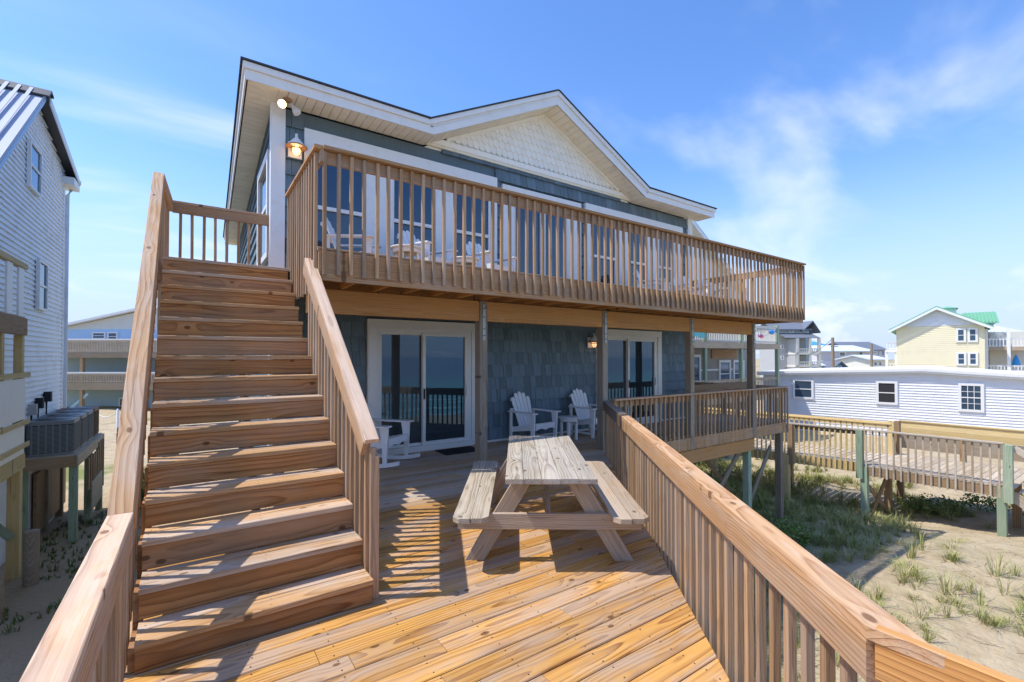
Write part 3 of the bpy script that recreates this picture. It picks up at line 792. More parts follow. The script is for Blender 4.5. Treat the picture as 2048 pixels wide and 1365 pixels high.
railing(ud, (UX1-.03, UY+.035, 0), (UX1-.03, 9.4, 0), (1, 0, 0), 3.937, .11, 2.56, sp=.1412, first=.05)

# ------------------------------------------------------------------ staircase
st = thing('staircase', 'wide straight wooden staircase climbing from the lower deck to the balcony', 'staircase', (.4, 4.9, 0))
Y0, RUN, RISE, R1 = 3.193, .2517, .1932, .165
def lx(y): return LX - .0125*(y-3.1)
TR = 1.043
for i in range(15):
    yn = Y0 + RUN*i; zn = R1 + RISE*i
    xl = lx(yn)
    zb = 0.002 if i == 0 else zn-RISE+.007
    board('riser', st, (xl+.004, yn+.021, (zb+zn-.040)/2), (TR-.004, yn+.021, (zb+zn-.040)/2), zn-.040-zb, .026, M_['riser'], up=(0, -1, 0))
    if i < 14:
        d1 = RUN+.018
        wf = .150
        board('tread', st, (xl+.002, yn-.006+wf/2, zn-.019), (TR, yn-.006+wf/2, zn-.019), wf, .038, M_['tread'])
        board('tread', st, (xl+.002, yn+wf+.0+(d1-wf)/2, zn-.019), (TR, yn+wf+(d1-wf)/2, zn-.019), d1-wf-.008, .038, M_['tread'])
# landing
yl = Y0+RUN*14; k = 0; y = yl-.006
while y < 8.02:
    board('landing_plank', st, (lx(y)+.0, y+.07, UZ-.019), (1.055 if y > FW-.2 else UX0+.02, y+.07, UZ-.019), .138, .038, M_['tread']); y += .144
sl = RISE/RUN
def stringer(x, t=.038):
    poly = []
    for i in range(15):
        yn = Y0+RUN*i+.035; poly += [(yn, max(0.003, R1+RISE*(i-1)-.045)), (yn, R1+RISE*i-.04)]
    poly += [(yn+.3, R1+RISE*14-.04), (yn+.3, R1+RISE*14-.34), (Y0+.38, .003)]
    MB().prism(poly, 0, x, x+t).build('stringer', M_['riser'], st)
stringer(LX-.0-.03); stringer(TR-.045); stringer(.40)
def sloped(p0, p1, capw, inner, n, sgn, zdrop, cap='cap'):
    """sloping handrail; inner x at both ends in p0/p1; sgn = outward x sign"""
    p0, p1 = Vector(p0), Vector(p1); d = (p1-p0).normalized(); nrm = Vector((0, -d.z, d.y)).normalized()
    o = Vector((sgn, 0, 0))
    board('handrail_cap', st, p0+o*capw/2-nrm*.019, p1+o*capw/2-nrm*.019, capw, .038, M_[cap], up=nrm)
    board('side_rail', st, p0+o*.019-nrm*(.040+.068)+d*.02, p1+o*.019-nrm*(.040+.068)-d*.01, .038, .136, M_['rail'], up=nrm)
    L_ = p1.y-p0.y
    for i in range(n+1):
        f = .006 + .988*i/n
        q = p0 + (p1-p0)*f
        zt = q.z-.06-.01
        zb = max(-.24 if sgn < 0 else .0, q.z-zdrop)
        board('baluster', st, (q.x+sgn*.058, q.y, zb), (q.x+sgn*.058, q.y, zt), .038, .038, M_['baluster'], up=(0, -1, 0))
sloped((1.002, 3.25, 1.118), (1.002, 5.42, 1.118+2.17*.765), .10, 0, 17, 1, 1.25)
sloped((LX, 3.09, .90), (lx(6.92)-.001, 6.92, 3.90), .105, 0, 29, -1, 1.22)
board('newel', st, (1.078, 3.27, .0), (1.078, 3.27, 1.0), .045, .055, M_['baluster'], up=(0, -1, 0))
lxe = lx(6.92)
railing(st, (lxe+.0, 6.93, 0), (-.235, 8.02, 0), (-1, 0, 0), 3.90, .105, 2.60, sp=.135, first=.05, cap='cap')
railing(st, (-.24, 8.03, 0), (.985, 8.03, 0), (0, 1, 0), 3.90, .09, 2.60, sp=.136, first=.09, cap='rail')
for (x, y) in ((-.2, 8.0), (-.27, 6.85), (.95, 6.8)): gpost(x, y, .13, 2.6, 'post', 'support_post', st)

scr = MB()
def screw(mb, x, y, z, r=.0048):
    mb.add([(x+r*math.cos(k*1.0472), y+r*math.sin(k*1.0472), z+.0012) for k in range(6)], [(0,1,2,3,4,5)])
y = -3.02; k = 0
while y < FW-.1:
    if y > .6:
        for xj in np.arange(LX+.12, deck_right(y+.07)-.05 if y < RY-.2 else 9.0, .405):
            for dy in (.032, .115): screw(scr, xj+rd.uniform(-.012, .012), y+dy+rd.uniform(-.006, .006), 0)
    y += pitch
scr.build('deck_screws', M_['darkmetal'], deck)['kind'] = 'stuff'
scr = MB()
for i in range(14):
    yn = Y0+RUN*i; zn = R1+RISE*i
    for x in (lx(yn)+.03, .42, TR-.035):
        for dy in (.03, .11, .19): screw(scr, x+rd.uniform(-.008, .008), yn+dy, zn, .004)
scr.build('tread_screws', M_['darkmetal'], st)['kind'] = 'stuff'
# ------------------------------------------------------------------ picnic table
def L_board(par, name, p0, p1, w, t, mat, up=(0, 0, 1), ch=.004): return board(name, par, p0, p1, w, t, mat, up, ch)
pt = thing('picnic_table', 'weathered grey wooden picnic table with attached benches on the sunlit deck', 'picnic table')
for i in range(5):
    x = (i-2)*.1455; dl = rd.uniform(-.008, .008)
    L_board(pt, 'table_plank', (x, dl, .722), (x, 2.0+rd.uniform(-.01, .01), .722), .1425, .038, M_['grey'])
def bench_plank(x0, x1, y0, y1, cut0, cut1):
    m = MB(); c = .05
    xa, xb = x0, x1
    poly = [(xa+(c if cut0 else .006), y0), (xb-(c if cut1 else .006), y0), (xb, y0+(c if cut1 else .006)), (xb, y1-(c if cut1 else .006)), (xb-(c if cut1 else .006), y1), (xa+(c if cut0 else .006), y1), (xa, y1-(c if cut0 else .006)), (xa, y0+(c if cut0 else .006))]
    xc, yc = (x0+x1)/2, (y0+y1)/2
    # local X must follow the grain
    m.prism([(p[1]-yc, -(p[0]-xc)) for p in poly], 2, -.019, .019)
    m.build('bench_plank', M_['grey'] if x0 < 0 else M_['tableleg'], pt, Matrix.Translation((xc, yc, .421)) @ Matrix.Rotation(math.pi/2, 4, 'Z'))
bench_plank(-.775, -.637, -.03, 1.98, True, False); bench_plank(-.633, -.495, -.02, 1.98, False, True)
bench_plank(.485, .623, -.03, 1.98, True, False); bench_plank(.627, .765, -.02, 1.98, False, True)
for y in (.27, 1.73):
    yo = -1 if y < 1 else 1
    for s in (-1, 1):
        L_board(pt, 'leg', (s*.645, y, -.035), (s*.20, y, .70), .14, .038, M_['tableleg'], (0, 1, 0))
    L_board(pt, 'bench_support', (-.76, y+yo*.039, .335), (.755, y+yo*.039, .335), .038, .13, M_['tableleg'])
    L_board(pt, 'top_cleat', (-.34, y-yo*.039, .66), (.34, y-yo*.039, .66), .038, .085, M_['tableleg'])
    for s in (-1, 1):
        for dx in (.0, .09):
            MB().tube([(s*(.44+dx), y+yo*.0585, .345), (s*(.44+dx), y+yo*.066, .345)], .013, 10).build('bolt', M_['metal'], pt)
L_board(pt, 'diagonal_brace', (0, .34, .32), (0, .82, .69), .07, .038, M_['tableleg'], (1, 0, 0))
L_board(pt, 'diagonal_brace', (0, 1.66, .32), (0, 1.18, .69), .07, .038, M_['tableleg'], (1, 0, 0))
L_board(pt, 'middle_cleat', (-.34, 1.0, .68), (.34, 1.0, .68), .038, .04, M_['tableleg'])
for o in pt.children:       # feet flat on the deck: trim below the boards stays hidden between planks
    pass
pt.location = (2.325, 2.82, 0.0); pt.rotation_euler = (0, 0, R(-35.2))

# ------------------------------------------------------------------ chairs
WHT = M_['whitewood']
def make_chair(rocker=False, flare=False):
    t = thing('rocking_chair' if rocker else 'adirondack_chair', '-', 'chair')
    n = 5
    for i in range(n):                       # back slats, fanned
        u = (i-(n-1)/2)/((n-1)/2)
        top = .98 - .10*u*u
        x0, x1 = u*.165, u*(.215 if not flare else .235)
        p0 = Vector((x0, .20, .30)); p1 = Vector((x1, .20+.36*(top-.30), top))
        wb, wt = .074, .092 if not flare else .1
        d = (p1-p0).normalized(); nn = Vector((0, -1, 0)); xa = d.cross(nn).normalized(); nn = xa.cross(d)
        L_ = (p1-p0).length; m = MB()
        prof = [(-wb/2, 0), (wb/2, 0), (wt/2, L_-.05), (wt/2*.72, L_-.012), (wt/2*.2, L_), (-wt/2*.2, L_), (-wt/2*.72, L_-.012), (-wt/2, L_-.05)]
        vs = [p0+xa*a+d*b+nn*s for s in (.009, -.009) for a, b in prof]; k = len(prof)
        m.add(vs, [tuple(range(k)), tuple(range(2*k-1, k-1, -1))]+[(j, k+j, k+(j+1) % k, (j+1) % k) for j in range(k)])
        m.build('back_slat', WHT, t)
    MB().box(-.29, .29, .37, .395, .60, .66).build('back_brace', WHT, t); MB().box(-.22, .22, .455, .475, .80, .85).build('back_brace', WHT, t)
    for i in range(6):
        y = -.30+i*.088; z = .40-.085*i/5
        MB().obox(Matrix.Translation((0, y+.04, z)) @ Matrix.Rotation(-.16, 4, 'X'), .56, .080, .02).build('seat_slat', WHT, t)
    for s in (-1, 1):
        m = MB(); m.prism([(s*.255, -.36), (s*.405, -.36), (s*.41, -.2), (s*.375, .36), (s*.285, .40), (s*.265, .1)], 2, .60, .622); m.build('armrest', WHT, t)
        m = MB(); m.prism([(-.30, .0), (-.245, .0), (-.235, .34), (-.215, .42), (-.19, .599), (-.335, .599), (-.33, .42)], 0, s*.315-.016, s*.315+.016); m.build('front_leg', WHT, t)
        MB().obox(Matrix.Translation((s*.315, .335, .30)), .032, .055, .598).build('rear_leg', WHT, t)
        m = MB(); m.prism([(-.27, .39), (-.27, .29), (.33, .20), (.33, .30)], 0, s*.285-.013, s*.285+.013); m.build('side_rail', WHT, t)
        if not rocker:
            MB().box(s*.315-.012, s*.315+.012, -.24, .31, .06, .10).build('stretcher', WHT, t)
        else:
            pts = [(-.52+1.1*i/10, .035+.34*((i-4.6)/10)**2) for i in range(11)]
            m = MB(); m.prism(pts+[(p[0], p[1]-.06+.0) for p in reversed(pts)], 0, s*.315-.018, s*.315+.018); m.build('rocker', WHT, t)
    n = 13; bot = [(-.27+.54*i/(n-1), .285+.03*abs(math.sin(2*math.pi*i/(n-1)))) for i in range(n)]
    MB().prism(bot+[(.27, .415), (-.27, .415)], 1, -.325, -.302).build('front_apron', WHT, t)
    return t
def place(t, x, y, z, deg, label, group, s=1.0):
    t.location = (x, y, z); t.rotation_euler = (0, 0, R(deg)); t.scale = (s, s, s); t['label'] = label; t['group'] = group
ch = make_chair()
PORCH = 'white chairs on the lower porch'; UPP = 'white chairs on the balcony'
place(ch, 5.62, 7.36, 0, 8, 'white slatted chair nearer the left sliding door, behind the picnic table', PORCH, 1.0)
c2 = copy_tree(ch); place(c2, 7.19, 7.33, 0, 6, 'white slatted chair behind the railing post, right of the small round table', PORCH, 1.0)
rk = make_chair(True); place(rk, 2.49, 7.28, .03, 38, 'white rocking chair beside the staircase in front of the left sliding door', PORCH, 1.0)
fl = make_chair(False, True)
for o in fl.children: pass
place(fl, 2.0, 7.05, UZ, 62, 'leftmost white chair on the balcony, turned to the right', UPP, .92)
for x, y, a, lb in ((3.12, 6.95, 25, 'white chair on the balcony between the two leftmost upper windows'), (4.32, 6.92, 14, 'white chair on the balcony left of the dark upper sliding door'),
                    (8.95, 7.05, 30, 'left one of the white chairs in front of the right upper windows'), (10.2, 6.95, -20, 'white chair at the right end of the upper windows'),
                    (11.1, 7.0, -35, 'rightmost white chair on the balcony near the house corner')):
    c = copy_tree(fl); place(c, x, y, UZ, a, lb, UPP, .95)
def round_table(x, y, z, r, h, label, group):
    t = thing('side_table', label, 'table', (x, y, z), group)
    MB().lathe([(.001, h-.022), (r-.01, h-.022), (r, h-.016), (r, h-.004), (r-.006, h), (.001, h)], (x, y, z), 28).build('tabletop', WHT, t)
    MB().lathe([(r-.05, h-.09), (r-.035, h-.09), (r-.035, h-.022), (r-.05, h-.022), (r-.05, h-.09)], (x, y, z), 28).build('apron', WHT, t)
    for k in range(4):
        a = math.pi/4+k*math.pi/2; px, py = x+(r-.07)*math.cos(a), y+(r-.07)*math.sin(a)
        MB().box(px-.018, px+.018, py-.025, py+.025, z, z+h-.09).build('leg', WHT, t)
    MB().obox(Matrix.Translation((x, y, z+.10)) @ Matrix.Rotation(math.pi/4, 4, 'Z'), 2*r-.16, .03, .04).build('stretcher', WHT, t)
round_table(6.38, 7.18, 0, .22, .47, 'small round white side table between the two slatted porch chairs', 'white side tables')
round_table(2.62, 6.55, UZ, .24, .45, 'white round side table on the balcony by the leftmost upper windows', 'white side tables')
round_table(3.72, 6.75, UZ, .24, .45, 'white round side table between two balcony chairs left of the upper door', 'white side tables')
round_table(9.6, 6.8, UZ, .26, .47, 'white round side table on the balcony before the right upper windows', 'white side tables')
# doormat
mt = MB(); mt.box(3.62, 4.35, 7.22, 7.68, .001, .014)
for i in range(24): mt.box(3.64+i*.029, 3.655+i*.029, 7.24, 7.66, .0145, .019)
tag(mt.build('doormat', M_['black']), 'black ribbed doormat at the foot of the left sliding door', 'doormat')
# ------------------------------------------------------------------ neighbours
FW0 = Vector((math.sin(YAW), math.cos(YAW), 0)); RT0 = Vector((math.cos(YAW), -math.sin(YAW), 0))
def at(px, py, depth):      # layout helper: a point of the street seen from the deck, at a real distance
    return Vector((0, 0, EYE)) + FW0*depth + RT0*((px-1024)/926.74*depth) + Vector((0, 0, -(py-713.9)/926.74*depth))
def lap(mb, x0f, x1f, z0, z1, pitch, y=0., out=.018):
    """lapped boards on the plane y=const facing -y in the local frame; x0f/x1f give the span at a height"""
    z = z0
    while z < z1-1e-4:
        zt = min(z+pitch, z1)
        a, b, c, d = x0f(z), x1f(z), x1f(zt), x0f(zt)
        if b-a > .02 and c-d > -.001:
            mb.add([(a, y-out, z), (b, y-out, z), (c, y-.002, zt), (d, y-.002, zt), (a, y, z), (b, y, z)], [(0,1,2,3), (4,5,1,0)])
        z = zt
def win(par, M, x0, x1, z0, z1, fw=.09, grid=None, y=-.02, mats=('white', 'farglass'), mid=True, name='window'):
    m = MB(); m.box(x0, x0+fw, y-.05, y+.02, z0, z1); m.box(x1-fw, x1, y-.05, y+.02, z0, z1)
    m.box(x0+fw, x1-fw, y-.048, y+.02, z0, z0+fw); m.box(x0+fw, x1-fw, y-.048, y+.02, z1-fw, z1)
    zm = (z0+z1)/2
    if mid: m.box(x0+fw, x1-fw, y-.04, y+.02, zm-.025, zm+.025)
    if grid:
        for i in range(1, grid[0]): xx = x0+fw+(x1-x0-2*fw)*i/grid[0]; m.box(xx-.012, xx+.012, y-.036, y+.02, z0+fw, z1-fw)
        for i in range(1, grid[1]): zz = z0+fw+(z1-z0-2*fw)*i/grid[1]; m.box(x0+fw, x1-fw, y-.035, y+.02, zz-.012, zz+.012)
    w = m.build(name, M_[mats[0]], par, M)
    MB().box(x0+fw-.01, x1-fw+.01, y-.018, y-.008, z0+fw-.01, z1-fw+.01).build('pane', M_[mats[1]], w, M)
    return w
def pickets(par, M, x0, x1, y, z0, z1, mat, sp=.16, cap=None, name='railing', w=.035):
    m = MB(); n = max(2, int((x1-x0)/sp))
    for i in range(n+1):
        x = x0+(x1-x0)*i/n; m.box(x-w/2, x+w/2, y-w/2, y+w/2, z0, z1-.04)
    m.box(x0, x1, y-.05, y+.05, z1-.04, z1); m.box(x0, x1, y-.02, y+.02, z0+.06, z0+.12); m.box(x0, x1, y-.02, y+.018, z1-.14, z1-.05)
    return m.build(name, M_[mat], par, M)
def framed(O, u):
    u = Vector(u).normalized(); inn = Vector((-u.y, u.x, 0))
    M = Matrix((u, inn, Vector((0, 0, 1)))).transposed().to_4x4(); M.translation = O
    return M
def gable_roof(par, M, x0, x1, y0, y1, ze, zp, xp, th, mat, ov=.4, name='roof'):
    m = MB()
    sl0 = (zp-ze)/(xp-x0); sl1 = (zp-ze)/(x1-xp)
    a = (x0-ov, ze-ov*sl0); b = (xp, zp); c = (x1+ov, ze-ov*sl1)
    m.prism([a, b, (b[0], b[1]+th), (a[0], a[1]+th)], 1, y0-ov, y1+ov); m.prism([b, c, (c[0], c[1]+th), (b[0], b[1]+th)], 1, y0-ov, y1+ov)
    return m.build(name, M_[mat], par, M)
def side_roof(par, M, x0, x1, y0, y1, ze, zp, th, mat, ov=.4, name='roof'):
    """ridge along local x"""
    m = MB(); ym = (y0+y1)/2; sl = (zp-ze)/(ym-y0)
    for s in (0, 1):
        ya = y0-ov if s == 0 else y1+ov; za = ze-ov*sl
        p = [(ya, za), (ym, zp), (ym, zp+th), (ya, za+th)]
        m.prism(p, 0, x0-ov, x1+ov)
    m.prism([(y0, ze), (y1, ze), (ym, zp)], 0, x0, x1)
    return m.build(name, M_[mat], par, M)
for k_, c_ in dict(yellowsiding=(.84, .76, .52), greensheet=(.17, .42, .26), greysiding=(.46, .46, .46), greywall=(.30, .275, .245), slate=(.16, .175, .21), blueside=(.42, .62, .84), bluewall=(.40, .52, .55), lav=(.62, .60, .64), tealglass=(.1, .25, .3), blueumb=(.03, .32, .75), pink=(.8, .1, .3), turq=(.15, .55, .58), fishblue=(.05, .3, .75), paleroof=(.62, .68, .74), creamside=(.72, .70, .62)).items():
    M_[k_] = plain(k_, c_, .6, dirt=.18, dirtc=tuple(q*.6 for q in c_), scale=1.2)
M_['metalroof'] = plain('light_metal_roof', (.42, .46, .56), .55)

# --- low white clapboard building on the right
K = 1.45
th_ = R(-13.0); d_ = Vector((math.sin(th_), math.cos(th_), 0))
p3 = at(1942, 713.9, 16*K); p3.z = 0
O = p3 + d_*6.5*K; O.z = 0
Mw = framed(O, -d_)
zk = lambda z: EYE + (z-EYE)*K
wb = thing('clapboard_building', 'long low white clapboard building with three windows behind the boardwalk', 'building', O + Vector((4, 4, -2.7)))
Wd = 13.0*K; xp = 5.24*K; zpk, ze0, ze1 = zk(1.11), zk(.90), zk(.62)
MB().prism([(0, -2.9), (Wd, -2.9), (Wd, ze1), (xp, zpk), (0, ze0)], 1, .0, 11).build('wall', M_['vinyl'], wb, Mw)
m = MB()
def wx0(z): return 0 if z <= ze0 else (z-ze0)/(zpk-ze0)*xp
def wx1(z): return Wd if z <= ze1 else Wd-(z-ze1)/(zpk-ze1)*(Wd-xp)
lap(m, wx0, wx1, -2.9, zpk-.02, .14, -.003, .045); m.build('clapboard_siding', M_['vinyl'], wb, Mw)
m = MB(); m.prism([(-.3, ze0-.02), (xp, zpk-.0), (xp, zpk+.22), (-.3, ze0+.20)], 1, -.26, 11.2); m.prism([(xp, zpk), (Wd+.3, ze1-.02), (Wd+.3, ze1+.2), (xp, zpk+.22)], 1, -.26, 11.2)
m.build('roof', M_['white'], wb, Mw)
m = MB(); m.prism([(-.32, ze0+.08), (xp, zpk+.10), (xp, zpk+.235), (-.32, ze0+.215)], 1, -.30, -.262); m.prism([(xp, zpk+.10), (Wd+.3, ze1+.08), (Wd+.3, ze1+.215), (xp, zpk+.235)], 1, -.30, -.262); m.build('fascia', M_['white'], wb, Mw)
X = lambda s: (6.5-s)*K
win(wb, Mw, X(5.36), X(4.62), zk(-.05), zk(.76), .11, None, y=-.06); win(wb, Mw, X(2.60), X(1.96), zk(-.10), zk(.78), .12, y=-.06, mats=('white', 'interior')); win(wb, Mw, X(.34), X(-.30), zk(-.20), zk(.78), .12, (3, 4), y=-.06)
MB().box(X(5.40), X(4.58), -.09, .0, zk(-.05)-.06, zk(-.05)-.004).build('window_sill', M_['white'], wb, Mw)

# --- boardwalk in front of it
bw = thing('boardwalk', 'raised wooden boardwalk with picket railings and green posts over the dune', 'boardwalk', (17, 5, -2.7))
BZ = -1.40; BC = -.35
def wl(y, near): # x of the rail lines
    return (15.72 + (5.2-y)*.081) if near else (18.52 + (5.15-y)*.076)
yn0, yn1 = 2.40, 5.30
for i in range(20):
    y = 2.35 + i*.15
    board('walk_plank', bw, (wl(y, 1)+.02, y, BZ), (wl(y, 0)+.1, y, BZ), .143, .038, M_['oldboard'])
def wrail(pa, pb, ztop, zbot, n, cap, bal, inner=None, capw=.14):
    pa, pb = Vector(pa), Vector(pb); Z = lambda z: Vector((0, 0, z))
    board('handrail_cap', bw, pa+Z(ztop-.02), pb+Z(ztop-.02), capw, .04, M_[cap])
    d = (pb-pa).normalized(); o = Vector((d.y, -d.x, 0))
    for i in range(n):
        q = pa+(pb-pa)*((i+.5)/n)
        board('baluster', bw, q+Z(zbot), q+Z(ztop-.045), .04, .04, M_[bal], up=o)
    return d
# front rail of the platform
wrail((wl(5.2, 1), 5.2, 0), (wl(2.45, 1), 2.45, 0), BC, BZ-.28, 18, 'oldboard', 'oldboard')
board('rim_board', bw, (wl(5.2, 1)+.045, 5.2, BZ-.14), (wl(2.45, 1)+.045, 2.45, BZ-.14), .04, .24, M_['brown'])
for y in (5.27, 2.38):
    board('post', bw, (wl(y, 1), y, BZ-.36), (wl(y, 1), y, BC-.043), .16, .15, M_['green'], up=(-1, 0, 0))
# back rail: two wide yellow boards
for k, z in enumerate((BC-.10, BC-.30)):
    board('rail_board', bw, (wl(5.1, 0), 5.1, z), (wl(2.2, 0), 2.2, z), .04, .195, M_['yellow'])
board('handrail_cap', bw, (wl(5.15, 0)+.02, 5.15, BC+.018), (wl(2.1, 0)+.02, 2.1, BC+.018), .14, .035, M_['yellow'])
board('rail_board', bw, (wl(5.1, 0)+.02, 5.1, BC-.62), (wl(2.2, 0)+.02, 2.2, BC-.62), .05, .42, M_['post'])
for y in (5.2, 3.7, 2.15): board('post', bw, (wl(y, 0)+.05, y, BZ-.3), (wl(y, 0)+.05, y, BC-.0), .13, .13, M_['green' if y < 3 else 'brown'], up=(-1, 0, 0))
# narrower run to the left of the platform
na, nb = Vector((15.98, 5.35, 0)), Vector((14.9, 10.6, 0)); fa_, fb_ = Vector((18.16, 5.25, 0)), Vector((17.2, 12.0, 0))
wrail(nb, na, BC-.04, BZ-.26, 40, 'oldboard', 'yellow', capw=.10); wrail(fb_, fa_, BC-.06, BZ-.1, 44, 'yellow', 'yellow', capw=.10)
board('rail_board', bw, fb_+Vector((0,0,BC-.11)), fa_+Vector((0,0,BC-.11)), .04, .19, M_['yellow'])
board('rail_board', bw, nb+Vector((.05,0,BC-.16)), na+Vector((.05,0,BC-.16)), .035, .12, M_['brown'])
board('rim_board', bw, nb+Vector((.05,0,BZ-.12)), na+Vector((.05,0,BZ-.12)), .04, .27, M_['yellow'])
for i in range(34):
    f = (i+.5)/34; a = na+(nb-na)*f; b = fa_+(fb_-fa_)*f*.92
    board('walk_plank', bw, a+Vector((.06,0,BZ)), b+Vector((0,0,BZ)), .15, .038, M_['oldboard'])
for f in (.33, .70): q = na+(nb-na)*f; board('post', bw, q+Vector((0,0,BZ-.3)), q+Vector((0,0,BC-.09)), .15, .15, M_['brown'], up=(-1,0,0))
board('post', bw, fa_+Vector((.05,0,BZ-.3)), fa_+Vector((.05,0,BC+.02)), .15, .15, M_['yellow'], up=(-1,0,0))
# legs and braces
for x, y, mt_ in ((15.78, 5.18, 'green'), (17.0, 5.0, 'brown'), (16.0, 2.5, 'green'), (17.4, 2.45, 'brown'), (18.6, 2.4, 'green'), (18.4, 5.1, 'brown'), (15.6, 7.2, 'yellow'), (15.2, 9.4, 'yellow'), (17.6, 8.0, 'brown')):
    gpost(x, y, .16, BZ-.02, mt_, 'leg', bw)
brace((15.9, 5.1, -2.9), (16.9, 4.95, BZ-.25), 'brown', bw); brace((16.9, 5.02, -2.8), (15.9, 5.12, BZ-.6), 'brown', bw)
# steps at the right end going down toward the beach
for i in range(4): board('step', bw, (16.1, 2.1-i*.27, BZ-.12-i*.19), (18.3, 2.1-i*.27, BZ-.12-i*.19), .28, .04, M_['oldboard'])
for x in (16.05, 18.45):
    board('step_stringer', bw, (x, 2.35, BZ-.2), (x, 1.0, BZ-1.1), .04, .24, M_['oldboard']); board('step_rail', bw, (x, 2.3, BC-.12), (x, 1.0, BC-1.05), .045, .14, M_['oldboard'])
    for i in range(4): board('baluster', bw, (x, 2.1-i*.3, BZ-.5-i*.2), (x, 2.1-i*.3, BC-.3-i*.21), .04, .04, M_['oldboard'], up=(-1,0,0))

# --- grey neighbour with porches, beyond the right end of the blue house
NY = 13.0
gn = thing('porch_house', 'grey-brown porch house with two picket railings beyond the right end of the deck', 'house', (22, 16, -2.7))
I4 = Matrix.Identity(4)
MB().box(14.0, 28.4, NY+2.3, NY+10, -2.9, 5.2).build('wall', M_['greywall'], gn)
MB().box(13.8, 27.3, NY-.1, NY+2.3, 2.12, 2.42).build('upper_floor', M_['oldboard'], gn)
MB().box(13.8, 27.3, NY-.1, NY+2.3, -.62, -.32).build('lower_floor', M_['oldboard'], gn)
MB().box(24.4, 27.0, NY+2.24, NY+2.298, 1.6, 2.1).build('fascia_board', M_['brown'], gn)
for x in (15.0, 18.0, 20.2, 23.4, 27.15): board('porch_post', gn, (x, NY, -3), (x, NY, 3.45), .17, .17, M_['green'], up=(0, -1, 0))
pickets(gn, I4, 14., 20.1, NY, 2.44, 3.38, 'creamside', .15); pickets(gn, I4, 20.3, 27.1, NY, 2.44, 3.38, 'creamside', .15)
pickets(gn, I4, 20.3, 27.1, NY, -.3, .57, 'oldboard', .15); pickets(gn, I4, 14., 20.1, NY, -.3, .57, 'oldboard', .15)
MB().box(18.6, 26.8, NY+2.27, NY+2.299, .9, 1.0).build('band_board', M_['white'], gn)
for a_ in (25.1, 26.6): win(gn, Matrix.Translation((0, NY+2.3, 0)), a_, a_+1.2, -.1, 1.5, .13)
win(gn, Matrix.Translation((0, NY+2.3, 0)), 21.2, 23.3, -.3, 1.82, .14, None, mid=False, name='sliding_door')
MB().box(22.2, 22.3, NY+2.2, NY+2.285, -.2, 1.7).build('door_stile', M_['white'], gn)
MB().box(20.0, 20.15, NY+2.24, NY+2.298, -.3, 2.1).build('corner_trim', M_['white'], gn)
# its roof: gable toward the sea
gable_roof(gn, I4, 15.4, 27.0, NY+2.3, NY+10, 5.9, 9.55, 21.2, .12, 'slate', .45)
MB().prism([(15.4, 5.9), (27.0, 5.9), (21.2, 9.5)], 1, NY+2.28, NY+3).build('gable', M_['vinyl'], gn)
MB().prism([(21.2, 9.32), (27.4, 5.42), (27.4, 5.66), (21.2, 9.56)], 1, NY+1.80, NY+1.84).build('rake_board', M_['white'], gn)
MB().prism([(21.2, 9.38), (27.35, 5.51), (27.35, 5.55), (21.2, 9.42)], 1, NY+1.85, NY+2.28).build('soffit', M_['cream'], gn)
MB().box(14.0, 28.4, NY+2.31, NY+2.6, 5.2, 5.89).build('upper_wall', M_['vinyl'], gn)
tw = MB(); nt_ = 26
for i in range(nt_):
    x = 16.2+i*.15; tw.box(x, x+.147, NY-.07-.012*math.sin(i*1.3), NY-.06-.012*math.sin(i*1.3), 2.62+.04*math.sin(i*.7), 3.40)
tag(tw.build('beach_towel', M_['turq']), 'turquoise towel hung over the upper railing of the grey porch house', 'towel')
def ell(mb, c, r, n=10):
    prof = [(max(.001, math.sin(math.pi*i/6)), -math.cos(math.pi*i/6)) for i in range(7)]
    b = len(mb.v); t_ = MB().lathe(prof, (0,0,0), n)
    mb.add([(c[0]+v[2]*r[0], c[1]+v[1]*r[1], c[2]+v[0]*r[2]) for v in t_.v], t_.f, True)
fx = thing('fish_garland', 'garland with a blue and a pink fish on the grey porch house upper railing', 'decoration', (25.4, NY-.12, 2.9))
m = MB(); ell(m, (26.3, NY-.14, 3.05), (.30, .06, .13)); m.add([(26.58, NY-.14, 3.08), (26.8, NY-.12, 3.28), (26.78, NY-.16, 3.0)], [(0,1,2)]); m.build('blue_fish', M_['fishblue'], fx)
m = MB(); ell(m, (25.2, NY-.14, 2.80), (.22, .05, .10)); m.add([(25.0, NY-.14, 2.8), (24.85, NY-.13, 2.95), (24.85, NY-.15, 2.66)], [(0,1,2)]); m.build('pink_fish', M_['pink'], fx)
m = MB(); m.tube([(24.2, NY-.1, 2.95), (24.6, NY-.12, 2.84), (25.2, NY-.12, 2.80), (25.8, NY-.12, 2.87), (26.5, NY-.12, 3.1), (26.9, NY-.1, 3.25)], .012, 5); m.build('string', M_['white'], fx)

# --- yellow house with the green roof
dR = 46.0; pR = at(1972, 713.9, dR); pR.z = 0
lf, ll = d_.dot(FW0), d_.dot(RT0); l0 = (1972-1024)/926.74*dR
def wall_t(px): k = (px-1024)/926.74; return (k*dR-l0)/(ll-k*lf)
T0 = wall_t(1793); O = pR + d_*T0; My = framed(O, -d_)
yh = thing('yellow_house', 'pale yellow house with green metal roof and paired windows, far right', 'house', O + Vector((6, -2, -2.7)))
XX = lambda px: T0-wall_t(px); DM = dR + wall_t(1880)*lf
def ZZ(py, px=None):
    d = DM if px is None else dR + wall_t(px)*lf
    return EYE+(713.9-py)*d/926.74
WY = XX(1970); zeY = ZZ(656, 1793)*.5+ZZ(650, 1970)*.5; zpY = ZZ(616, 1874); xpY = XX(1874)
MB().prism([(0, -2.9), (WY, -2.9), (WY, zeY), (xpY, zpY), (0, zeY)], 1, 0, 12).build('wall', M_['yellowsiding'], yh, My)
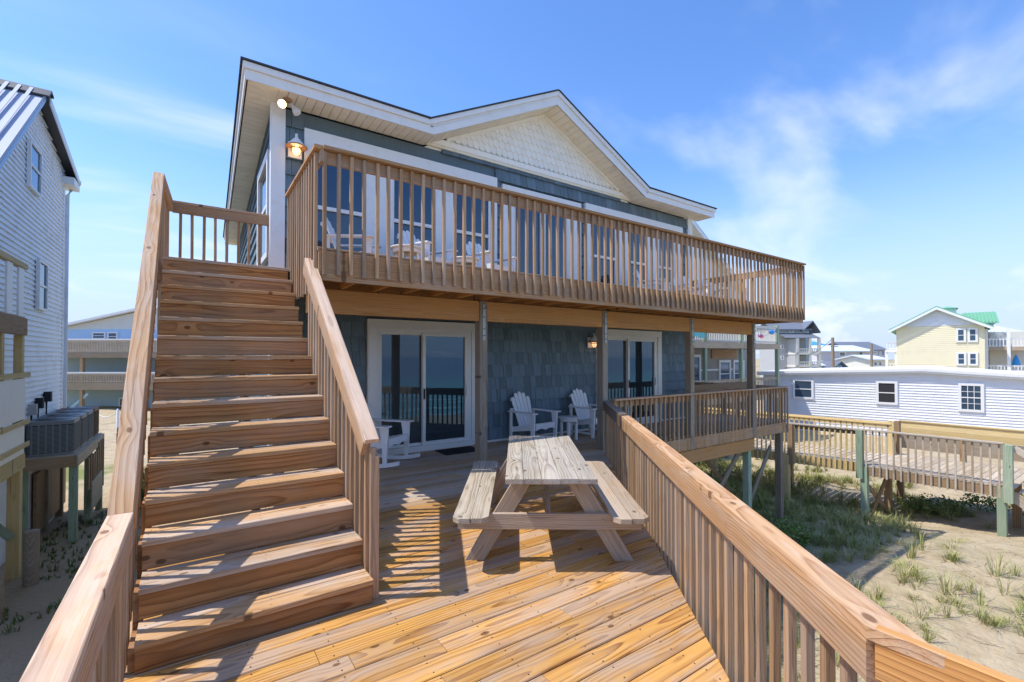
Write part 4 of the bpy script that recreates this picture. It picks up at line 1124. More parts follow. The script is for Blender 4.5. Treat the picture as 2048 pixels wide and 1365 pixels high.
m = MB(); lap(m, lambda z: 0, lambda z: WY, -2.9, ZZ(652), .2, -.003, .05); m.build('lower_siding', M_['yellowsiding'], yh, My)
m = MB(); lap(m, lambda z: max(0, (z-zeY)/(zpY-zeY)*xpY), lambda z: WY-max(0, (z-zeY)/(zpY-zeY))*(WY-xpY), ZZ(652), zpY-.1, .2, -.003, .05); m.build('gable_siding', M_['vinyl'], yh, My)
gable_roof(yh, My, 0, WY, 0, 12, zeY, zpY, xpY, .16, 'greensheet', .6)
m = MB(); ov = .62; s0 = (zpY-zeY)/xpY; s1 = (zpY-zeY)/(WY-xpY)
m.prism([(-ov, zeY-ov*s0-.22), (xpY, zpY-.22), (xpY, zpY+.03), (-ov, zeY-ov*s0+.03)], 1, -.70, -.62); m.prism([(xpY, zpY-.22), (WY+ov, zeY-ov*s1-.22), (WY+ov, zeY-ov*s1+.03), (xpY, zpY+.03)], 1, -.70, -.62)
m.build('rake_board', M_['white'], yh, My)
for a, b in ((1912, 1932.5), (1935.5, 1956)):
    win(yh, My, XX(a), XX(b), ZZ(685, 1934), ZZ(656.5, 1934), .17, y=-.09); win(yh, My, XX(a), XX(b), ZZ(731.5, 1934), ZZ(705, 1934), .17, y=-.09)
MB().box(XX(1879), XX(1916), 3, 5.2, zpY-.8, ZZ(613.5)).build('cupola', M_['white'], yh, My)
m = MB(); m.add([(XX(1876), 2.6, ZZ(614)), (XX(1920), 2.6, ZZ(614)), (XX(1920), 5.6, ZZ(614)), (XX(1876), 5.6, ZZ(614)), (XX(1899), 4.1, ZZ(608))], [(0,1,4),(1,2,4),(2,3,4),(3,0,4),(0,3,2,1)]); m.build('cupola_roof', M_['greensheet'], yh, My)
def crossg(x0, x1, y0, y1, ze_, zp_):
    m = MB(); ym = (y0+y1)/2
    m.prism([(y0, ze_), (ym, zp_), (ym, zp_+.1), (y0, ze_+.1)], 0, x0, x1); m.prism([(y1, ze_), (ym, zp_), (ym, zp_+.1), (y1, ze_+.1)], 0, x0, x1); m.build('cross_roof', M_['greensheet'], yh, My)
    MB().prism([(y0+.2, ze_), (y1-.2, ze_), (ym, zp_-.05)], 0, x0+.3, x1-.2).build('dormer_wall', M_['blueside'], yh, My)
crossg(XX(1930), XX(2002), 1.2, 7.5, ZZ(649), ZZ(625)); crossg(XX(1798), XX(1850), 5, 11, ZZ(650), ZZ(635))
for k in range(9): board('roof_seam', yh, My @ Vector((XX(1936+k*7.4), 1.2, ZZ(648.0)+.1)), My @ Vector((XX(1936+k*7.4), 4.3, ZZ(624.5)+.1)), .06, .06, M_['greensheet'])
MB().box(WY, XX(2060), 1.0, 10, ZZ(702), ZZ(695)).build('balcony_floor', M_['oldboard'], yh, My)
MB().box(WY+.5, XX(2060), 3.2, 10, -2.9, ZZ(665)).build('recessed_wall', M_['creamside'], yh, My)
pickets(yh, My, XX(1975), XX(2060), 1.05, ZZ(695), ZZ(679), 'white', .22, w=.07); pickets(yh, My, XX(1977), XX(2060), 1.05, ZZ(742), ZZ(730), 'white', .22, w=.07)
for px in (1975, 2020, 2060): MB().box(XX(px)-.12, XX(px)+.12, .9, 1.14, -2.9, ZZ(660)).build('balcony_post', M_['white'], yh, My)
m = MB()
for i in range(-8, 20):
    for s in (-1, 1):
        x0_ = XX(1982)+i*.22; pts = []
        for k in (0, 1):
            zz = ZZ(678)+k*(ZZ(665)-ZZ(678)); pts.append((x0_ + s*k*(ZZ(665)-ZZ(678)) + (0 if s > 0 else .7), zz))
        if all(XX(1981) <= p[0] <= XX(2018) for p in pts): m.prism([(pts[0][0], pts[0][1]), (pts[0][0]+.05, pts[0][1]), (pts[1][0]+.05, pts[1][1]), (pts[1][0], pts[1][1])], 1, 1.0 if s > 0 else 1.03, 1.02 if s > 0 else 1.05)
m.build('lattice_screen', M_['white'], yh, My)
pickets(yh, My, XX(1771), -.1, 2.0, ZZ(698), ZZ(683), 'white', .22, w=.07); MB().box(XX(1769), -.05, 1.8, 6, ZZ(704), ZZ(698.5)).build('side_balcony', M_['white'], yh, My)
for px in (1770.5, 1790): MB().box(XX(px)-.12, XX(px)+.12, 1.9, 2.12, -2.9, ZZ(699)).build('balcony_post', M_['white'], yh, My)
pickets(yh, My, XX(1771), -.1, 2.0, ZZ(742), ZZ(728), 'white', .22, w=.07)
ub = thing('closed_umbrella', 'closed bright blue patio umbrella on the yellow house balcony', 'umbrella', My @ Vector((XX(2037), 1.9, ZZ(735))))
m = MB(); c_ = My @ Vector((XX(2037), 1.9, ZZ(732))); m.lathe([(.001, .0), (.34, .02), (.26, .5), (.10, 1.0), (.02, 1.15), (.001, 1.16)], c_, 10); m.build('canopy', M_['blueumb'], ub)
m = MB(); m.tube([c_-Vector((0,0,.6)), c_+Vector((0,0,.1))], .04, 6); m.build('pole', M_['white'], ub)

# --- houses and poles of the far street
def far_house(px0, px1, depth, y_eave, y_peak, wall, roof, label, dd=9., kind='side', z0=-2.9, wins=(), xpk=None, rails=(), ov=.5, mat2=None):
    O = at(px0, 713.9, depth); O.z = 0; Mh = framed(O, RT0); k = depth/926.74
    W = (px1-px0)*k; Zf = lambda py: EYE+(713.9-py)*k; Xf = lambda px: (px-px0)*k
    h = thing('far_house', label, 'house', at((px0+px1)/2, 713.9, depth+dd/2)+Vector((0, 0, -4.4)), 'houses of the far street')
    ze_, zp_ = Zf(y_eave), Zf(y_peak)
    if kind == 'side':
        MB().box(0, W, 0, dd, z0, ze_).build('wall', M_[wall], h, Mh); side_roof(h, Mh, 0, W, 0, dd, ze_, zp_, .15, roof, ov)
    else:
        xm = Xf(xpk) if xpk else W/2
        MB().prism([(0, z0), (W, z0), (W, ze_), (xm, zp_), (0, ze_)], 1, 0, dd).build('wall', M_[wall], h, Mh); gable_roof(h, Mh, 0, W, 0, dd, ze_, zp_, xm, .15, roof, ov)
    for a, b, c, d in wins: win(h, Mh, Xf(a), Xf(b), Zf(d), Zf(c), .10 if (b-a)*k < 1.2 else .16, y=-.04)
    for a, b, c, d in rails: pickets(h, Mh, Xf(a), Xf(b), -1.2, Zf(d), Zf(c), 'white', .25, w=.08); MB().box(Xf(a), Xf(b), -1.3, 0, Zf(d)-.18, Zf(d)).build('balcony_floor', M_['creamside'], h, Mh)
    return h, Mh, Xf, Zf
h, Mh, Xf, Zf = far_house(1551, 1612, 62, 658, 645, 'greysiding', 'slate', 'tall grey house with stacked porches left of the far utility pole', 4, wins=((1578, 1587, 660, 666), (1553, 1558, 690, 698), (1561, 1567, 690, 698), (1553, 1558, 712, 720), (1561, 1567, 712, 720)))
m = MB(); m.prism([(-1.9, Zf(678)), (-1.9, Zf(677)), (0, Zf(667)), (0, Zf(668.5))], 0, Xf(1556), Xf(1622)); m.build('porch_roof', M_['slate'], h, Mh)
for a, b in ((697.5, 706), (723, 730.5)): pickets(h, Mh, Xf(1583), Xf(1620), -1.8, Zf(b), Zf(a), 'creamside', .25, w=.08); MB().box(Xf(1573), Xf(1622), -1.9, 0, Zf(b)-.25, Zf(b)).build('porch_floor', M_['creamside'], h, Mh)
for px in (1578, 1603, 1621): MB().box(Xf(px)-.14, Xf(px)+.14, -1.9, -1.62, -2.9, Zf(678)).build('porch_column', M_['creamside'], h, Mh)
MB().box(Xf(1574), Xf(1582), -1.85, 0, Zf(738), Zf(679)).build('porch_side', M_['greysiding'], h, Mh)
MB().box(Xf(1612)+.01, Xf(1628), 1, 7, -2.9, Zf(661)).build('side_porch', M_['blueside'], h, Mh)
gable_roof(h, Mh, Xf(1607), Xf(1630), -.2, 7, Zf(658), Zf(644.5), Xf(1621), .15, 'slate', .4, 'porch_gable_roof')
far_house(1634, 1743, 80, 703, 691.5, 'lav', 'paleroof', 'long lavender-grey house with small white windows behind the far utility pole', 10, wins=((1677, 1691, 704, 713.5), (1717, 1725.5, 704, 713.5), (1703, 1710, 722, 730), (1683, 1688, 722, 729), (1731, 1739, 722, 740), (1670, 1673, 704, 712)))
far_house(1703, 1770, 98, 700, 684, 'lav', 'slate', 'far house with a wide dark roof left of the yellow house', 10, wins=((1763, 1768, 702, 712), (1755, 1759, 702, 712), (1747, 1752, 701, 707)))
h, Mh, Xf, Zf = far_house(1745, 1772, 70, 720, 712, 'creamside', 'paleroof', 'small pale house with two dark windows left of the yellow house', 7, wins=((1746, 1754, 724, 732), (1756, 1763, 724, 732)), rails=((1745, 1765, 733, 740),))
far_house(1634, 1665, 66, 732, 724, 'blueside', 'paleroof', 'low house with a white roof and blue windows at the foot of the utility pole', 6, wins=((1636, 1643, 733, 739), (1645, 1652, 733, 739), (1654, 1661, 733, 739)))
far_house(1671, 1685, 64, 731, 725, 'fishblue', 'slate', 'tiny blue gabled shed right of the far utility pole', 5, 'gable', wins=((1674, 1682, 732, 740),))
far_house(1632, 1650, 120, 691, 683.5, 'blueside', 'fishblue', 'distant house with a blue roof left of the utility pole', 10)
far_house(2016, 2075, 60, 671, 647, 'yellowsiding', 'paleroof', 'yellow house with pale metal hip roof at the right edge', 12, wins=((2022, 2034, 674, 684), (2038, 2047, 674, 684), (2042, 2050, 712, 730)), rails=((2018, 2075, 679, 693),))
for px, top, dep, lb in ((1665.5, 675.5, 46, 'tall weathered utility pole in front of the lavender-grey house'), (1743, 688, 60, 'thin utility pole left of the pale house with dark windows')):
    p = at(px, 713.9, dep); up_ = thing('utility_pole', lb, 'pole', (p.x, p.y, -2.7), 'utility poles')
    zt = EYE+(713.9-top)*dep/926.74
    m = MB(); m.tube([(p.x, p.y, -2.9), (p.x, p.y, zt)], [.17, .13], 10); m.build('shaft', M_['post'], up_)
    q = RT0*.9; m = MB(); m.tube([Vector((p.x, p.y, zt-.9))-q*.2, Vector((p.x, p.y, zt-.9))+q*.6], .035, 6); m.build('bracket', M_['darkmetal'], up_)
w0 = at(1665.5, 678, 46); w1 = at(1600, 712, 62)
tag(MB().tube([w0+(w1-w0)*t_ + Vector((0, 0, -.5*math.sin(math.pi*t_))) for t_ in [i/8 for i in range(9)]], .025, 5).build('power_line', M_['darkmetal']), 'thin power line running left from the tall utility pole', 'cable')
# ------------------------------------------------------------------ left neighbour: tall white house
WX = -3.0
nh = thing('white_house', 'tall weathered white-sided house with metal roof at the left edge', 'house', (-6, 14, -2.4))
Mn = Matrix(((0, -1, 0, WX), (1, 0, 0, 0), (0, 0, 1, 0), (0, 0, 0, 1)))     # local x -> +Y, local y -> -X (inward)
pk = (14.75, 7.78-.15); fe = (17.95, 7.01-.10); ne = (8.6, 7.63-.86*(14.75-8.6))
def n_top(x): return pk[1]-(x-pk[0])*.24 if x > pk[0] else pk[1]-(pk[0]-x)*.86
MB().prism([(8.6, -2.9), (17.85, -2.9), (17.85, n_top(17.85)), pk, (8.6, n_top(8.6))], 1, .0, 9).build('wall', M_['oldvinyl'], nh, Mn)
m = MB()
def nx0(z): return max(8.6, pk[0]-(pk[1]-z)/.86)
def nx1(z): return min(17.85, pk[0]+(pk[1]-z)/.24)
lap(m, nx0, nx1, -.35, pk[1]-.03, .115, -.003, .034); m.build('lap_siding', M_['oldvinyl'], nh, Mn)
# roof slabs with overhang toward us
def nroof(a, b, th, name, mat, y0=-.28, y1=9.2):
    m = MB(); m.prism([(a[0], a[1]), (b[0], b[1]), (b[0], b[1]+th), (a[0], a[1]+th)], 1, y0, y1); return m.build(name, M_[mat], nh, Mn)
ra = (8.4, n_top(8.4)+.02); rb = (pk[0], pk[1]+.02); rc = (18.2, n_top(18.2)+.02)
nroof(ra, rb, .10, 'front_roof', 'metalroof', -.20); nroof(rb, rc, .10, 'back_roof', 'darkmetal', -.26)
for k in range(5):      # standing seams of the metal roof
    yy = -.05+k*1.15
    m = MB(); m.prism([(ra[0], ra[1]+.10), (rb[0]-.02, rb[1]+.10), (rb[0]-.02, rb[1]+.145), (ra[0], ra[1]+.145)], 1, yy, yy+.14); 
    if k: m.build('roof_seam', M_['darkmetal'], nh, Mn)
for k in range(28):
    yy = .10+k*.19
    if (k % 6) == 5: continue
    m = MB(); m.prism([(ra[0], ra[1]+.10), (rb[0]-.1, rb[1]+.10), (rb[0]-.1, rb[1]+.118), (ra[0], ra[1]+.118)], 1, yy-.12, yy-.06); m.build('roof_rib', M_['metalroof'], nh, Mn)
m = MB(); m.prism([(pk[0]-.28, pk[1]-.08), (pk[0], pk[1]+.15), (pk[0]+.2, pk[1]+.10), (pk[0]+.2, pk[1]+.14), (pk[0], pk[1]+.20), (pk[0]-.28, pk[1]-.04)], 1, -.30, 9.2); m.build('ridge_cap', M_['darkmetal'], nh, Mn)
m = MB(); m.prism([(ra[0], ra[1]-.12), (rb[0], rb[1]-.10), (rb[0], rb[1]), (ra[0], ra[1])], 1, -.205, -.165); m.build('rake_board', M_['blueside'], nh, Mn)
m = MB(); m.prism([(rb[0], rb[1]-.16), (rc[0], rc[1]-.16), (rc[0], rc[1]-.0), (rb[0], rb[1]-.0)], 1, -.285, -.262); m.build('rake_board', M_['white'], nh, Mn)
MB().box(17.5, 18.25, -.27, .4, n_top(18)-.36, n_top(18)-.16).build('eave_return', M_['white'], nh, Mn)
MB().tube([(WX+.30, 18.2, n_top(18.2)-.05), (-6, 18.2, n_top(18.2)-.05)], .07, 8).build('gutter', M_['white'], nh)
MB().tube([(WX+.12, 18.1, n_top(18.2)-.3), (WX+.06, 17.92, n_top(18.2)-.55), (WX+.06, 17.92, -.6)], .05, 8).build('downspout', M_['oldvinyl'], nh)
win(nh, Mn, 14.15, 15.05, 5.40, 6.42, .05, y=-.05, mats=('white', 'mirror')); win(nh, Mn, 14.98, 15.74, 2.80, 3.95, .05, y=-.05, mats=('white', 'mirror'))
MB().box(17.70, 17.88, -.03, .05, -.4, n_top(17.9)-.3).build('corner_board', M_['oldvinyl'], nh, Mn)
for a, b in ((12.6, 1.02), (13.2, 1.15)): pass
for (yy, zz, s) in ((14.6, .52, .13), (15.15, .62, .15), (15.9, .72, .15)):
    MB().box(WX+.02, WX+.16, yy-s/2, yy+s/2, zz-.12, zz+.12).build('meter_box', M_['black'] if yy > 15 else M_['greysiding'], nh)
    MB().tube([(WX+.07, yy, zz-.12), (WX+.07, yy+.02, -.1), (WX+.1, yy+.25, -.4)], .02, 6).build('conduit', M_['darkmetal'], nh)
# its side porch at the picture's left edge
sp_ = thing('side_porch', 'yellowish wooden side porch with white panels on the tall white house', 'porch', (-3.4, 11.4, -2.2))
PX = -2.56
def pb(name, y0, y1, z0, z1, mat, x0=PX-.10, x1=PX): return board(name, sp_, ((x0+x1)/2, y0, (z0+z1)/2), ((x0+x1)/2, y1, (z0+z1)/2), x1-x0, z1-z0, M_[mat])
pb('balcony_beam', 9.0, 12.42, 2.10, 2.42, 'brown'); pb('deck_beam', 9.0, 12.40, -.38, -.10, 'yellow'); pb('top_plate', 9.0, 12.4, 3.34, 3.44, 'yellow')
for y in (10.2, 11.15, 12.28): board('porch_post', sp_, (PX-.08, y, -.1), (PX-.08, y, 2.1), .12, .12, M_['yellow'], up=(1, 0, 0))
for y in (10.9, 12.25): board('porch_leg', sp_, (PX-.10, y, ground_z(PX, y)-.3), (PX-.10, y, -.38), .17, .17, M_['yellow'], up=(1, 0, 0))
for z0, z1 in ((.55, 1.30), (-.08, .50)):
    MB().box(PX+.005, PX+.022, 9.0, 12.22, z0, z1).build('white_panel', M_['white'], sp_)
for z in (.44, 1.32, .02): pb('panel_strip', 9.0, 12.45, z, z+.09, 'yellow', PX+.024, PX+.045)
for y in (10.6, 11.3, 11.95):
    MB().box(PX-.05, PX-.02, y, y+.30, 2.44, 3.33).build('white_baluster_panel', M_['white'], sp_)
for i in range(6): board('porch_plank', sp_, (PX-.1-i*.15, 9.0, -.08), (PX-.1-i*.15, 12.4, -.08), .14, .035, M_['oldboard'])
brace((PX-.1, 12.1, -1.6), (PX-.9, 12.1, -.5), 'green', sp_)
for i in range(8): board('balcony_plank', sp_, (PX-.1-i*.15, 9.0, 2.44), (PX-.1-i*.15, 12.4, 2.44), .14, .03, M_['oldboard'])
# AC platform and units
ap = thing('equipment_platform', 'wooden platform on posts carrying the air conditioners beside the white house', 'platform', (-2.5, 15.7, -2.2))
for i in range(24): board('platform_plank', ap, (-2.99, 13.98+i*.15, -.48), (-2.08, 13.98+i*.15, -.48), .143, .036, M_['oldboard'])
board('rim_board', ap, (-2.99, 13.90, -.60), (-2.07, 13.90, -.60), .04, .24, M_['brown']); board('rim_board', ap, (-2.06, 13.88, -.60), (-2.06, 17.6, -.60), .04, .24, M_['oldboard'])
for x, y, c_ in ((-2.92, 14.0, 'green'), (-2.13, 14.0, 'green'), (-2.13, 15.8, 'green'), (-2.13, 17.5, 'green'), (-2.92, 15.8, 'post'), (-2.92, 17.4, 'post')): gpost(x, y, .14, -.72, c_, 'platform_post', ap)
for i in range(8): board('picket', ap, (-2.02, 15.0+i*.32, -1.5 if i < 5 else -1.9), (-2.02, 15.0+i*.32, -.74 if i < 5 else -.6), .035, .12, M_['brown'], up=(0, 0, 1))
board('side_panel', ap, (-2.0, 15.3, -1.75), (-2.0, 16.9, -1.75), .03, .7, M_['oldboard'])
for k in range(6): board('stair_picket', ap, (-1.75+.02*k, 17.9+k*.28, -2.3), (-1.75+.02*k, 17.9+k*.28, -.55-k*.16), .035, .11, M_['brown'], up=(1, 0, 0))
board('stair_rail', ap, (-1.76, 17.7, -.42), (-1.64, 19.5, -1.4), .04, .12, M_['brown'])
MB().prism([(15.0, -2.4), (18.0, -2.4), (18.0, -1.0), (15.0, -1.0)], 0, -2.96, -2.9).build('skirt_panel', M_['brown'], ap)
M_['acmetal'] = plain('ac_metal', (.24, .25, .25), .5, dirt=.35, dirtc=(.22, .17, .12)); M_['rust'] = plain('rusty_metal', (.24, .14, .085), .7, dirt=.5, dirtc=(.12, .1, .09))
M_['slab'] = plain('concrete_slab', (.42, .42, .41), .9, bump=.4)
def ac(yc, label, mat, s=.38, h=.72):
    t = thing('air_conditioner', label, 'air conditioner', (-2.53, yc, -.46), 'air conditioners on the platform')
    z0 = -.46; r = .09; pts = []
    for cx_, cy_, a0 in ((s-r, s-r, 0), (-s+r, s-r, 90), (-s+r, -s+r, 180), (s-r, -s+r, 270)):
        for k in range(5): a = R(a0+k*22.5); pts.append((-2.53+cx_+r*math.cos(a), yc+cy_+r*math.sin(a)))
    MB().prism(pts, 2, z0+.01, z0+h).build('casing', M_['black'], t)
    m = MB(); cxm, cym = -2.53, yc
    big = [((p[0]-cxm)*1.02+cxm, (p[1]-cym)*1.02+cym) for p in pts]
    m.prism(big, 2, z0+h-.05, z0+h+.035); m.build('top_cover', M_[mat], t); MB().prism(big, 2, z0, z0+.06).build('base_pan', M_[mat], t)
    m = MB()
    for i in range(22): m.prism([((p[0]-cxm)*1.012+cxm, (p[1]-cym)*1.012+cym) for p in pts], 2, z0+.075+i*.0265, z0+.075+i*.0265+.015)
    m.build('louvre', M_[mat], t)
    m = MB()
    for p0_, n_ in (((-s+.1, -s*1.015), (1, 0)), ((s*1.015, -s+.1), (0, 1))):
        for k in range(6):
            q = (-2.53+p0_[0]+n_[0]*k*(2*s-.2)/5, yc+p0_[1]+n_[1]*k*(2*s-.2)/5); m.box(q[0]-.012, q[0]+.012, q[1]-.012, q[1]+.012, z0+.05, z0+h-.04)
    m.build('rib', M_[mat], t)
    MB().lathe([(.001, .06), (.1, .075), (.27, .05), (.30, .04)], (-2.53, yc, z0+h), 20).build('fan_guard', M_['darkmetal'], t)
ac(14.42, 'nearest grey air conditioner at the front of the platform', 'acmetal'); ac(15.32, 'grey air conditioner in the middle of the platform row', 'acmetal'); ac(16.2, 'grey air conditioner third along the platform', 'acmetal'); ac(17.08, 'rusty brown air conditioner at the far end of the platform', 'rust')
for x, y, h_, r_, lb in ((-2.33, 11.75, .95, .11, 'short round wooden stump post beside the yellow porch leg'), (-2.45, 10.4, .7, .10, 'short wooden stump post at the lower left picture edge')):
    m = MB(); z_ = ground_z(x, y); m.tube([(x, y, z_-.2), (x, y, z_+h_-.02), (x, y, z_+h_)], [r_, r_, r_*.9], 12); tag(m.build('stump_post', M_['post']), lb, 'post', 'stump posts')
MB().box(-9, -2.9, 9.0, 12.6, -2.35, -2.28).build('concrete_pad', M_['slab'])['kind'] = 'structure'

# --- pale blue house behind, seen between the white house and the stairs
bd = 38.0
O = at(40, 713.9, bd); O.z = 0; Mb = framed(O, RT0); k_ = bd/926.74
bx_ = lambda px: (px-40)*k_; bz_ = lambda py: EYE+(713.9-py)*k_
bh = thing('blue_house', 'pale blue house with two long decks behind the white house', 'house', at(200, 713.9, bd+6)+Vector((0, 0, -4.4)))
MB().prism([(0, -2.9), (bx_(470), -2.9), (bx_(470), bz_(655)), (bx_(258), bz_(609)), (0, bz_(662))], 1, 2.6, 12).build('wall', M_['bluewall'], bh, Mb)
MB().box(bx_(60), bx_(460), 2.55, 2.598, bz_(682), bz_(655)).build('upper_wall', M_['blueside'], bh, Mb)
m = MB(); lap(m, lambda z: max(bx_(60), (z-bz_(657))/(bz_(611)-bz_(657))*bx_(258)), lambda z: bx_(258)+(bz_(611)-z)/(bz_(611)-bz_(655))*bx_(250), bz_(655), bz_(611), .22, 2.59, .05); m.build('gable_siding', M_['creamside'], bh, Mb)
gable_roof(bh, Mb, 0, bx_(470), 2.6, 12, bz_(657), bz_(609), bx_(258), .2, 'white', .5)
for zt, zr, zb in ((bz_(680), bz_(705), bz_(716)), (bz_(746.5), bz_(766), bz_(780))):
    MB().box(bx_(40), bx_(460), -.1, 2.6, zb, zr).build('deck_floor', M_['post'], bh, Mb)
    pickets(bh, Mb, bx_(40), bx_(460), 0, zr+.02, zt-.04, 'oldboard', .13, w=.07); MB().box(bx_(40), bx_(460), -.08, .08, zt-.035, zt+.08).build('white_cap', M_['white'], bh, Mb)
for px in (163, 262, 380): MB().box(bx_(px)-.12, bx_(px)+.12, -.02, .22, -2.9, bz_(705)).build('deck_post', M_['brown'], bh, Mb)
Mb2 = Mb @ Matrix.Translation((0, 2.55, 0))
for a, b, c, d, g in ((128, 157, 661, 677, None), (161, 183, 661, 681, None), (187, 202, 801, 834, (3, 4)), (227, 246, 801, 834, (3, 4))): win(bh, Mb2, bx_(a), bx_(b), bz_(d), bz_(c), .12, g)
MB().box(bx_(219), bx_(246), 2.4, 2.55, bz_(744), bz_(720)).build('stair_panel', M_['paleroof'], bh, Mb)
bz0 = Mb @ Vector((bx_(128), .1, bz_(828))); bz1 = Mb @ Vector((bx_(175), .1, bz_(788))); board('cross_brace', bh, bz0, bz1, .06, .22, M_['bluewall'])
# rope fence on the lawn
pr = [at(237, 858, 28.), at(190, 858, 28.5)]
pr = [Vector((p.x, p.y, ground_z(p.x, p.y))) for p in pr]
for p, lb in zip(pr, ('white rope-fence post on the lawn left of the stair rail', 'white rope-fence post on the lawn by the air conditioners')):
    m = MB(); m.tube([p-Vector((0,0,.2)), p+Vector((0,0,1.25)), p+Vector((0,0,1.3))], [.07, .065, .03], 10); tag(m.build('fence_post', M_['white']), lb, 'post', 'rope fence posts')
m = MB()
for a, b in ((pr[1], pr[0]),):
    m.tube([a+(b-a)*t_+Vector((0, 0, 1.15-.35*math.sin(math.pi*t_))) for t_ in [i/10 for i in range(11)]], .03, 6)
tag(m.build('rope', M_['creamside']), 'pale rope sagging between the white posts on the lawn', 'rope')

m = MB()
lb_ = board('leaning_board', None, (10.6, 7.3, .86), (12.9, 7.0, .90), .04, .19, M_['brown'], up=(0, .2, 1))
tag(lb_, 'dark brown board standing behind the porch railing at its right end', 'board')
for x, y in ((10.9, 7.27), (12.6, 7.05)):
    board('leg', lb_, (x, y+.03, 0), (x, y+.03, .80), .04, .09, M_['brown'], up=(0, -1, 0))
# ------------------------------------------------------------------ vegetation
def grass_mat(name, a, b, c):
    s = NT(name)
    g = s.n('ShaderNodeNewGeometry'); tc = s.n('ShaderNodeTexCoord')
    f = s.noise(tc.outputs['Object'], 2.2, 3, .7)
    f2 = g.outputs['Random Per Island']
    cc = s.mix(f2, a, b); cc = s.mix(s.range(f, .45, .7), cc, c)
    return s.fin(cc, .6, Specular_IOR_Level=.2, Subsurface_Weight=0.0)
rg = random.Random(21)
def tuft(mb, x, y, z, n, h, spread, w=.011):
    for i in range(n):
        a = rg.uniform(0, 2*math.pi); r0 = rg.uniform(0, spread*.25)
        L_ = h*rg.uniform(.45, 1.1); lean = rg.uniform(.1, .95)*spread
        bx0, by0 = x+r0*math.cos(a), y+r0*math.sin(a); px_, py_ = -math.sin(a)*w*rg.uniform(.5, 1), math.cos(a)*w*rg.uniform(.5, 1)
        p1 = (bx0+lean*.30*math.cos(a), by0+lean*.30*math.sin(a), z+L_*.58); p2 = (bx0+lean*.72*math.cos(a), by0+lean*.72*math.sin(a), z+L_*.9); p3_ = (bx0+lean*1.25*math.cos(a), by0+lean*1.25*math.sin(a), z+L_*(.98 if lean < .3 else .85))
        mb.add([(bx0-px_, by0-py_, z-.03), (bx0+px_, by0+py_, z-.03), (p1[0]+px_*.85, p1[1]+py_*.85, p1[2]), (p1[0]-px_*.85, p1[1]-py_*.85, p1[2]), (p2[0]+px_*.5, p2[1]+py_*.5, p2[2]), (p2[0]-px_*.5, p2[1]-py_*.5, p2[2]), p3_],
               [(0,1,2,3), (3,2,4,5), (5,4,6)])
dg = MB()
def dens(x, y):
    d = vnoise(x*.45+3, y*.45, 17)*.7+vnoise(x*1.4, y*1.4, 23)*.3
    return d
cnt = 0
while cnt < 3700:
    x, y = rg.uniform(1.9, 24), rg.uniform(-6, 12)
    d = dens(x, y); dist = math.hypot(x, y)
    if x < deck_right(y)+.2 and y < 6.2: 
        if rg.random() > .3: continue
    k = (d-.47)*2.2
    if y > 5.2 and x < 17.8 and x > 12: k += .75
    if 9 < x < 16 and 4.2 < y < 7.5: k += .6
    if x < 9.5 and y > 2.2: k += .5
    if x < 8 and y < 3: k += .25
    if x > 12.5 and y < 2.4: k += .10
    if 15.3 < x < 19 and 1.5 < y < 5.4: k -= .25
    if y < 3.6 and x > 6 and rg.random() < .22: continue
    if rg.random() > k+.16: continue
    z = ground_z(x, y); b = rg.random()
    tuft(dg, x, y, z, rg.randint(16, 40), rg.uniform(.10, .30) if b < .88 else rg.uniform(.3, .5), rg.uniform(.16, .5), .0028+.00035*dist)
    cnt += 1
tag(dg.build('dune_grass', grass_mat('dune_grass', (.20, .245, .065), (.38, .37, .12), (.50, .43, .22))), 'tufts of green and straw-coloured dune grass growing in the sand', 'grass', kind='stuff')
dl = MB()
for i in range(2600):       # dead straw and litter lying on the sand
    x, y = rg.uniform(2.5, 19), rg.uniform(-4, 8)
    if vnoise(x*.9, y*.9, 61) < .42: continue
    z = ground_z(x, y); a = rg.uniform(0, 6.28); l = rg.uniform(.06, .32); w = rg.uniform(.003, .006)
    cx_, cy_ = math.cos(a), math.sin(a); x2, y2 = x+cx_*l, y+cy_*l; z2 = ground_z(x2, y2)+rg.uniform(.0, .05)
    dl.add([(x-cy_*w, y+cx_*w, z+.006), (x+cy_*w, y-cx_*w, z+.006), (x2+cy_*w, y2-cx_*w, z2+.006), (x2-cy_*w, y2+cx_*w, z2+.006), ((x+x2)/2, (y+y2)/2, (z+z2)/2+.012)], [(0,1,4), (1,2,4), (2,3,4), (3,0,4)])
tag(dl.build('straw_litter', grass_mat('straw_litter', (.42, .33, .19), (.28, .20, .11), (.5, .42, .27))), 'dead straw and plant litter scattered over the dune sand', 'litter', kind='stuff')
lw = MB()
for i in range(5200):       # low yellow-green ground cover behind the deck corner
    x, y = rg.uniform(12.5, 19.5), rg.uniform(6.2, 15)
    if vnoise(x*.6, y*.6, 31) < .32: continue
    tuft(lw, x, y, ground_z(x, y), 5, rg.uniform(.10, .26), .14, .012)
tag(lw.build('ground_cover', grass_mat('ground_cover', (.24, .27, .06), (.38, .38, .11), (.44, .38, .14))), 'low yellow-green ground cover beyond the corner of the deck', 'ground cover', kind='stuff')
we = MB()
for i in range(900):
    x, y = rg.uniform(-2.8, -.5), rg.uniform(3, 17)
    if vnoise(x*1.1, y*.9, 41) < .56: continue
    tuft(we, x, y, ground_z(x, y), 6, rg.uniform(.05, .14), .12, .012)
for i in range(700):
    x, y = rg.uniform(-3.2, -.5), rg.uniform(1.5, 8)
    if vnoise(x*.8, y*.8, 44) < .35: continue
    tuft(we, x, y, ground_z(x, y), 9, rg.uniform(.15, .4), .25, .013)
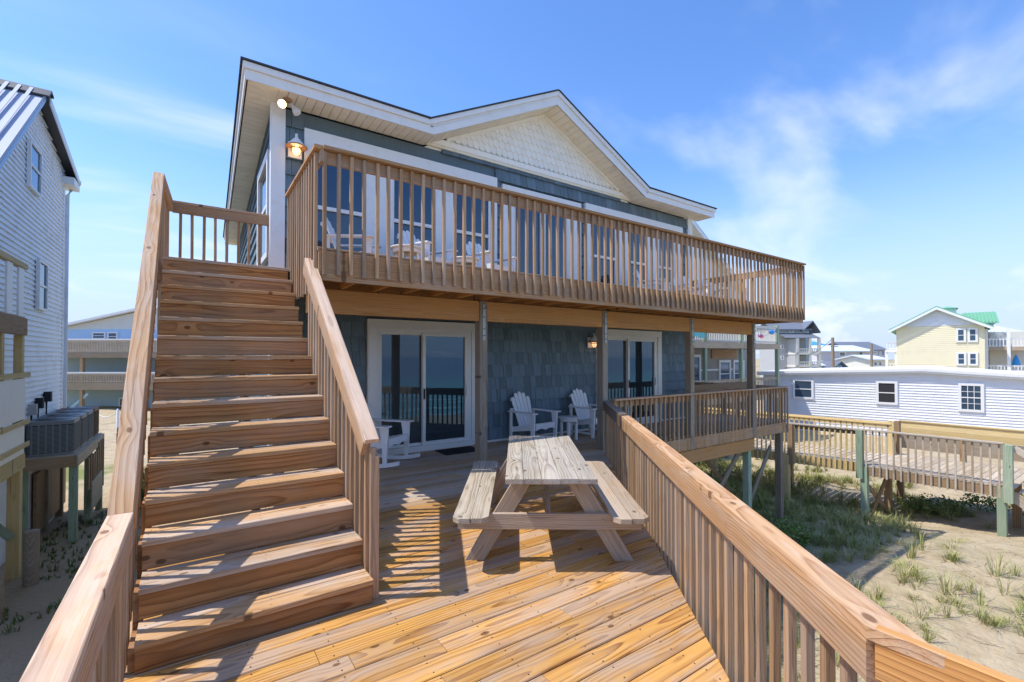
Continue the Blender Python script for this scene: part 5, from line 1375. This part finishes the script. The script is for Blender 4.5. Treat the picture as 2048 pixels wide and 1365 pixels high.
for i in range(500):
    x, y = rg.uniform(-1.6, .2), rg.uniform(16.5, 21)
    tuft(we, x, y, ground_z(x, y), 8, rg.uniform(.3, .8), .35, .014)
tag(we.build('weeds', grass_mat('weeds', (.07, .13, .03), (.13, .19, .05), (.2, .2, .07))), 'sparse green weeds in the sand beside the left railing', 'weeds', kind='stuff')
# leafy shrubs under and beside the porch
lm = grass_mat('shrub_leaf', (.09, .18, .03), (.18, .28, .055), (.27, .31, .10))
def shrub(x, y, r, h, n, label):
    z = ground_z(x, y); t = thing('shrub', label, 'shrub', (x, y, z), 'shrubs below the porch')
    m = MB()
    for k in range(7):
        a = rg.uniform(0, 6.28); m.tube([(x, y, z-.05), (x+.35*r*math.cos(a), y+.35*r*math.sin(a), z+h*.5), (x+.8*r*math.cos(a), y+.8*r*math.sin(a), z+h*rg.uniform(.7, .95))], [.018, .012, .005], 5)
    m.build('stem', M_['brown'], t)
    m = MB()
    for k in range(n):
        a = rg.uniform(0, 6.28); el = rg.uniform(.05, 1.5); rr = rg.uniform(.45, 1.05)*(.75+.5*vnoise(a*1.6, el*2, int(x*7)))
        c = Vector((x+r*rr*math.cos(a)*math.cos(el*.8), y+r*rr*math.sin(a)*math.cos(el*.8), z+.06+h*rr*math.sin(el)))
        d = Vector((rg.uniform(-1, 1), rg.uniform(-1, 1), rg.uniform(-.3, .8))).normalized(); s_ = d.cross(Vector((rg.uniform(-1,1), rg.uniform(-1,1), .4))).normalized()
        l, w = rg.uniform(.05, .10), rg.uniform(.018, .032)
        m.add([c-d*l/2, c+s_*w, c+d*l/2, c-s_*w], [(0,1,2,3)])
    m.build('foliage', lm, t)
for x, y, r, h, n, lb in ((10.2, 6.9, .7, .9, 900, 'green shrub left of the tall green porch post'), (12.1, 7.2, .65, .8, 800, 'green shrub between the two right porch posts'), (11.9, 5.4, .55, .5, 600, 'bright green shrub in front of the rightmost porch post'),
                         (17.9, 4.2, .8, .38, 800, 'dark rounded shrub under the boardwalk platform'), (18.9, 3.4, .6, .35, 500, 'dark shrub behind the right boardwalk leg'), (13.6, 8.6, .8, .8, 800, 'dusty shrub behind the rightmost porch post')):
    shrub(x, y, r, h, n, lb)
